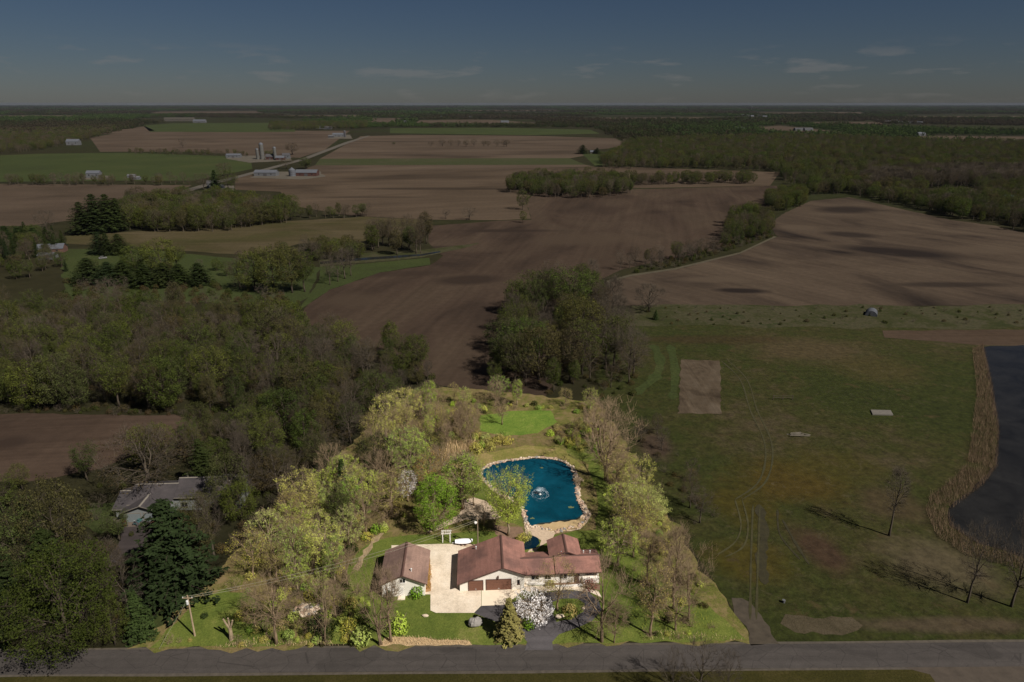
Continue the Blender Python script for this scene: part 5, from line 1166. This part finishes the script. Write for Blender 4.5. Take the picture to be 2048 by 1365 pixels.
# ------------------------------------------------------------------ yard things
rk = random.Random(14)
M['rock_grey'] = plain('rock_grey', lin(150,144,138,.85), .95, .3, 1.2, .1, 0, .5); M['rock_pale'] = plain('rock_pale', lin(216,196,172,.85), .95, .2, 1.5, .1, 0, .4); M['rock_pink'] = plain('rock_pink', lin(190,160,138,.85), .95, .25, 1.5, .1, 0, .4)
def rock(label, px, py, r, sq, mat, name='boulder'):
    x, y = G(px, py); o = MB().blob((0,0,r*sq[2]*.7), r, rk, 0, sq, 12, 8, .14).build(name, mat, None, (x,y,.09)); T(o, label, 'rock'); return o
rock('big grey boulder on the front lawn beside the spruce', 950,1252, 1.15, (1,.85,.8), M['rock_grey'])
rock('small white stone on the front lawn before the outbuilding', 851,1234, .5, (1.2,.7,.5), M['rock_pale'])
rock('flat pale rock on the grass island of the drive', 1119,1236, .7, (1.1,.7,.5), M['rock_pale'])
rock('little white stone at the east rim of the drive island', 1167,1219, .3, (1,1,.9), M['rock_pale'])
STM = [MB().blob((0,0,0), .5, rk, 0, (1,rk.uniform(.6,.9),rk.uniform(.5,.7)), 8, 5, .2).mesh('stone', m) for m in (M['rock_pale'],M['rock_pink'],M['rock_pale'],M['rock_grey'],M['rock_pink'])]
def stones_along(parent, pts, n, sr, jit, z):
    P = [Vector(p) for p in pts]; seg = [(P[(i+1)%len(P)]-P[i]).length for i in range(len(P))]; tot = sum(seg)
    for k in range(n):
        s = tot*(k+rk.uniform(-.3,.3))/n % tot; i = 0
        while s > seg[i]: s -= seg[i]; i += 1
        p = P[i].lerp(P[(i+1)%len(P)], s/seg[i])+Vector((rk.uniform(-jit,jit), rk.uniform(-jit,jit)))
        o = link('stone', STM[rk.randrange(5)], parent, (p.x, p.y, z)); q = rk.uniform(*sr); o.scale = (q,q,q); o.rotation_euler = (0,0,rk.uniform(0,6.28))
bank = bpy.data.objects['pond_bank']
mid = [((a[0]+b[0])/2,(a[1]+b[1])/2) for a, b in zip(GP([(955,944),(984,929),(1021,921),(1062,916),(1102,917),(1128,924),(1145,936),(1153,954),(1156,978),(1156,998),(1166,1014),(1174,1030),(1168,1044),(1150,1056),(1110,1064),(1078,1055),(1056,1056),(1050,1036),(1047,1019),(1033,1005),(1007,992),(980,974)]), GP([(955,944),(984,929),(1021,921),(1062,916),(1102,917),(1128,924),(1145,936),(1153,954),(1156,978),(1156,998),(1166,1014),(1174,1030),(1168,1044),(1150,1056),(1110,1064),(1078,1055),(1056,1056),(1050,1036),(1047,1019),(1033,1005),(1007,992),(980,974)]))]
stones_along(bank, mid, 290, (.35,.95), .6, .14)
hx, hy = G(618,1222); hp = empty('rubble_heap', (hx, hy, .08)); T(hp, 'heap of pale broken stone in the roadside scrub', 'stone heap')
for k in range(90):
    a = rk.uniform(0,6.28); r = rk.uniform(0,1)**.6; o = link('stone', STM[rk.randrange(5)], hp, (math.cos(a)*r*2.9, math.sin(a)*r*1.7, .12+.9*(1-r)*rk.uniform(.3,1))); q = rk.uniform(.5,1.2); o.scale = (q,q,q); o.rotation_euler = (rk.uniform(-.5,.5),rk.uniform(-.5,.5),rk.uniform(0,6.28))
# snag
x, y = G(463,1280); sg = empty('dead_tree_stump', (x, y, .08)); T(sg, 'dead pale tree trunk with three sawn-off limbs on the roadside bank', 'dead tree')
MB().tube([(0,0,-.1),(.05,0,1.2),(0,.1,2.6)], [.42,.34,.3], 9).build('trunk', M['bark_pale'], sg)
for dx, dy, z in ((-.9,.1,4.4),(-.1,.2,4.5),(.75,0,4.2)): MB().tube([(0,.1,2.4),(dx*.6,dy,3.3),(dx,dy,z)], [.24,.18,.15], 7).build('limb', M['bark_pale'], sg)
# arbor
x, y = G(893,1086); ar = empty('garden_arbor', (x, y, .1), .05); T(ar, 'white garden arbor at the back edge of the concrete yard', 'arbor')
for sx in (-.8,.8):
    for sy in (0,.8): MB().box(sx-.08,sx+.08,sy-.08,sy+.08,0,2.2).build('post', M['trim_white'], ar)
for sy in (-.12,.92): MB().box(-1.1,1.1,sy-.05,sy+.05,2.2,2.36).build('beam', M['trim_white'], ar)
for i in range(6): MB().box(-.95+i*.38-.04,-.95+i*.38+.04,-.3,1.1,2.362,2.44).build('slat', M['trim_white'], ar)
# covered boat on trailer
x, y = G(928,1088); bt = empty('covered_boat', (x, y, .12), .08); T(bt, 'boat under a white tarpaulin at the edge of the concrete yard', 'boat')
cv = MB(); rows = []
for i in range(9):
    t = i/8*2-1; wd = .85*(1-abs(t)**3*(.9 if t > 0 else .35)); zz = .95+.25*math.cos(t*1.3); xx_ = t*1.9
    rows.append([(xx_,-wd,.5),(xx_,-wd*.85,.75),(xx_,0,zz),(xx_,wd*.85,.75),(xx_,wd,.5)])
cv.add([p for r in rows for p in r], [(i*5+j,(i+1)*5+j,(i+1)*5+j+1,i*5+j+1) for i in range(8) for j in range(4)]+[tuple(range(4,-1,-1)),tuple(range(40,45))])
cv.build('tarpaulin', plain('white_tarp', lin(236,234,236,.92), .6, .1, 3, .3, 0, .5), bt, smooth=True)
MB().ext([(-.7,.52),(.7,.52),(.35,.2),(-.35,.2)], 'x', -1.8, 1.5).build('hull', M['trim_dark'], bt)
for sx in (-.5,.3):
    for sy in (-.8,.8): MB().tube([(sx,sy-.08,.2),(sx,sy+.08,.2)], .22, 10).build('wheel', M['trim_dark'], bt)
MB().box(-2.6,1.6,-.06,.06,.22,.3).build('trailer_frame', M['pipe'], bt)
for t in (-.5,.25): MB().box(t*2-.05,t*2+.05,-.88,.88,.46,.5).build('strap', M['trim_dark'], bt)
# fountain
x, y = G(1080,990); fo = empty('fountain', (x, y, .13)); T(fo, 'spraying fountain jet in the middle of the blue pond', 'fountain')
M['spray'] = plain('spray_white', lin(214,228,236,.8), .4, .1); MB().lathe([(.35,0),(.3,.12),(.08,.3)],12).build('nozzle', M['pipe'], fo)
sp = MB(); fr_ = random.Random(3)
for k in range(70):
    a = k*2*math.pi/70+fr_.uniform(-.05,.05); Rr = 1.95*fr_.uniform(.85,1.05); hh = 1.3*fr_.uniform(.8,1.1)
    sp.tube([(math.cos(a)*Rr*t, math.sin(a)*Rr*t, .25+4*hh*t*(1-t)*(1-.12*t)) for t in (0,.12,.25,.38,.5)], [.06,.045,.03,.014,.004], 3, cap=False)
    for q in range(5):
        t = fr_.uniform(.45,1); p = Vector((math.cos(a)*Rr*t, math.sin(a)*Rr*t, .2+4*hh*t*(1-t))); sp.tube([p, p+Vector((math.cos(a)*.04,math.sin(a)*.04,-.1))], [.014,.004], 3, cap=False)
sp.build('spray', M['spray'], fo)
fm = MB()
for k in range(130):
    a = fr_.uniform(0,6.28); r = fr_.gauss(1.95,.16); s = fr_.uniform(.02,.06); fm.blob((math.cos(a)*r,math.sin(a)*r,.01), s, fr_, 0, (1.4,1.4,.35), 5, 3, .2)
o = fm.build('splash_ring', M['spray'], fo)
M['lily'] = plain('lily_green', lin(118,128,84,.7), .8, .2, 3)
for px, py, r, lab in [(1142,1016,.45,'round lily raft near the east rim of the pond'),(1064,1038,.35,'lily raft close to the pond outlet'),(1083,937,.25,'lily raft near the stony north rim of the pond')]:
    xx_, yy_ = G(px, py); m = MB()
    for k in range(16): a = rk.uniform(0,6.28); q = r*math.sqrt(rk.random()); m.lathe([(.16,0),(.17,.012)],7,0,(math.cos(a)*q*1.4,math.sin(a)*q*.8,.002*k))
    o = m.build('lily_raft', M['lily'], None, (xx_,yy_,.13)); T(o, lab, 'lily pads')
x, y = G(1160,962); dk = empty('pond_dock', (x, y, .12), .4); T(dk, 'small timber dock on the east rim of the pond', 'dock')
for i in range(8): MB().box(-1.6,.6,-.95+i*.24,-.95+i*.24+.2,.35,.41).build('plank', M['pole'], dk)
for sx in (-1.4,.4):
    for sy in (-.8,.8): MB().box(sx-.07,sx+.07,sy-.07,sy+.07,-.1,.345).build('post', M['pole'], dk)
# low white walls
def low_wall(label, pts, h, mat, w=.3):
    P = GP(pts); e = MB()
    for a, b in zip(P[:-1], P[1:]):
        a = Vector(a); b = Vector(b); d = (b-a).normalized(); n = Vector((-d.y,d.x))*w/2
        e.prism([tuple(a+n),tuple(a-n),tuple(b-n+d*.05),tuple(b+n+d*.05)][::1], .06, h)
    o = e.build('garden_wall', mat); T(o, label, 'wall')
low_wall('low white wall before the front flower bed of the house', [(1052,1170),(1075,1171),(1098,1172)], .55, M['trim_white'])
low_wall('low white wall along the front walk near the entrance', [(1106,1176),(1140,1175),(1172,1172)], .5, M['trim_white'])
low_wall('curved white kerb wall behind the house by the garden pool', [(1052,1112),(1066,1106),(1074,1106),(1084,1111)], .35, M['rock_pale'])
low_wall('white edging wall behind the east end of the house', [(1164,1107),(1178,1106),(1192,1109),(1200,1114)], .4, M['rock_pale'])
# yard shrubs
tree_px('brightshrub', 832,1194,1170,30, 'round bright yellow-green shrub at the outbuilding corner')
tree_px('darkshrub', 779,1197,1180,17, 'small dark green shrub at the outbuilding wall')
tree_px('rustshrub', 857,1140,1124,13, 'upper rust-brown dead shrub along the outbuilding wall'); tree_px('rustshrub', 857,1160,1142,14, 'middle rust-brown dead shrub along the outbuilding wall'); tree_px('rustshrub', 856,1177,1160,14, 'lower rust-brown dead shrub along the outbuilding wall')
tree_px('redshrub', 1180,1178,1156,30, 'dark red shrub before the east end of the house')
tree_px('brightshrub', 1058,1256,1238,28, 'green shrub at the foot of the white blossoming tree')
tree_px('shrub1', 1140,1228,1208,34, 'dry brown shrub on the grass island of the drive')
tree_px('shrub0', 1053,1080,1062,22, 'leafy plant beside the small garden pool')
tree_px('shrub1', 1042,1086,1066,26, 'straw-coloured ornamental grass clump beside the garden pool')
tree_px('shrub0', 1062,1114,1103,18, 'low plant between the house and the garden pool')
tree_px('brightshrub', 750,1066,1046,22, 'bright green bush by the dirt edge behind the outbuilding')
tree_px('shrub0', 800,1262,1225,46, 'lime bush on the front lawn behind the twin-stemmed tree')
tree_px('darkshrub', 640,1262,1225,40, 'dark bush at the foot of the forked pale tree')
tree_px('shrub0', 720,1284,1252,44, 'leafy bush on the roadside bank near the twin-stemmed tree')
tree_px('darkshrub', 409,1236,1226,16, 'little green bush on the western lawn')
tree_px('bareshrub', 1155,972,948,22, 'bare brown bush on the east bank of the pond')
tree_px('shrub1', 1100,1174,1160,24, 'yellowish shrub against the front wall of the house')
tree_px('scrub0', 10,1262,1230,40, 'green bush at the picture edge beside the road')
# neighbour's oddments
def mower(px, py, c, label, rz):
    x, y = G(px, py); e = empty('garden_tractor', (x, y, .07), rz); T(e, label, 'garden tractor'); mm = plain('tractor_paint', c, .5, .08)
    b = MB().box(-.35,.35,.2,1.2,.45,.95); b.box(-.42,.42,-.75,.2,.38,.58); b.build('body', mm, e)
    s = MB().box(-.25,.25,-.6,-.15,.585,.72); s.box(-.25,.25,-.68,-.6,.6,1.1); s.build('seat', M['far_dark'], e)
    MB().tube([(0,.2,.95),(0,.0,1.15)], .03, 6).build('steering_column', M['far_dark'], e)
    for sx in (-.5,.5):
        MB().tube([(sx-.1,-.5,.36),(sx+.1,-.5,.36)], .36, 12).build('wheel', M['far_dark'], e); MB().tube([(sx-.07,.9,.24),(sx+.07,.9,.24)], .24, 12).build('wheel', M['far_dark'], e)
mower(250,1052,lin(96,44,38,.9),'dark red garden tractor before the neighbour garage',.6); mower(276,1049,lin(62,96,96,.9),'teal garden tractor between the two garage doors',-.3); mower(304,1051,lin(100,52,40,.9),'rusty red garden tractor beside the huge pine',-.6)
x, y = G(72,1116); tp = MB(); n = 9; vs = []; tr_ = random.Random(2)
for i in range(n):
    for j in range(n): vs.append(((i/8-.5)*2.2, (j/8-.5)*1.6, .1+.8*max(0,1-((i-4)/4.5)**2-((j-4)/4.5)**2)+tr_.uniform(-.07,.07)))
tp.add(vs, [(i*n+j,(i+1)*n+j,(i+1)*n+j+1,i*n+j+1) for i in range(n-1) for j in range(n-1)]); o = tp.build('blue_tarp', plain('tarp_blue', lin(30,70,120,.8), .5, .15), None, (x,y,.06)); T(o, 'crumpled blue tarp over a heap among the neighbour trees', 'tarp')
def car(px, py, c, label, rz):
    x, y = G(px, py); e = empty('parked_car', (x, y, .06), rz); T(e, label, 'car'); mm = plain('car_paint', c, .35, .05)
    MB().ext([(-2.2,.35),(2.2,.35),(2.25,.8),(1.3,.95),(-2.1,1.0),(-2.25,.7)], 'y', -.85, .85).build('body', mm, e)
    MB().ext([(-1.7,.99),(1.1,.97),(.5,1.5),(-1.3,1.52)], 'y', -.72, .72).build('cabin', M['glass'], e); MB().ext([(-1.28,1.525),(.48,1.505),(.45,1.56),(-1.2,1.58)], 'y', -.7, .7).build('car_roof', mm, e)
    for sx in (-1.4,1.4):
        for sy in (-.8,.8): MB().tube([(sx,sy-.1,.33),(sx,sy+.1,.33)], .33, 12).build('wheel', M['far_dark'], e)
car(266,566,lin(150,148,146,.9),'white car parked at the edge of the clearing behind the pines',.1); car(206,518,lin(120,118,116,.9),'grey car in the yard of the brick house',.6)
# ------------------------------------------------------------------ the air
hz = MB().box(-31000,31000,-31000,31000,-1.0,96.0)
M['haze'] = bpy.data.materials.new('haze_air'); M['haze'].use_nodes = True
_n = M['haze'].node_tree; _n.nodes.clear(); _o = _n.nodes.new('ShaderNodeOutputMaterial'); _v = _n.nodes.new('ShaderNodeVolumePrincipled')
_v.inputs['Color'].default_value = (.22,.25,.32,1); _v.inputs['Density'].default_value = HAZE; _v.inputs['Anisotropy'].default_value = 0.0
_n.links.new(_v.outputs[0], _o.inputs['Volume'])
if HAZE > 0: T(hz.build('haze', M['haze']), 'thin pale haze over the whole country', None, None, 'stuff')
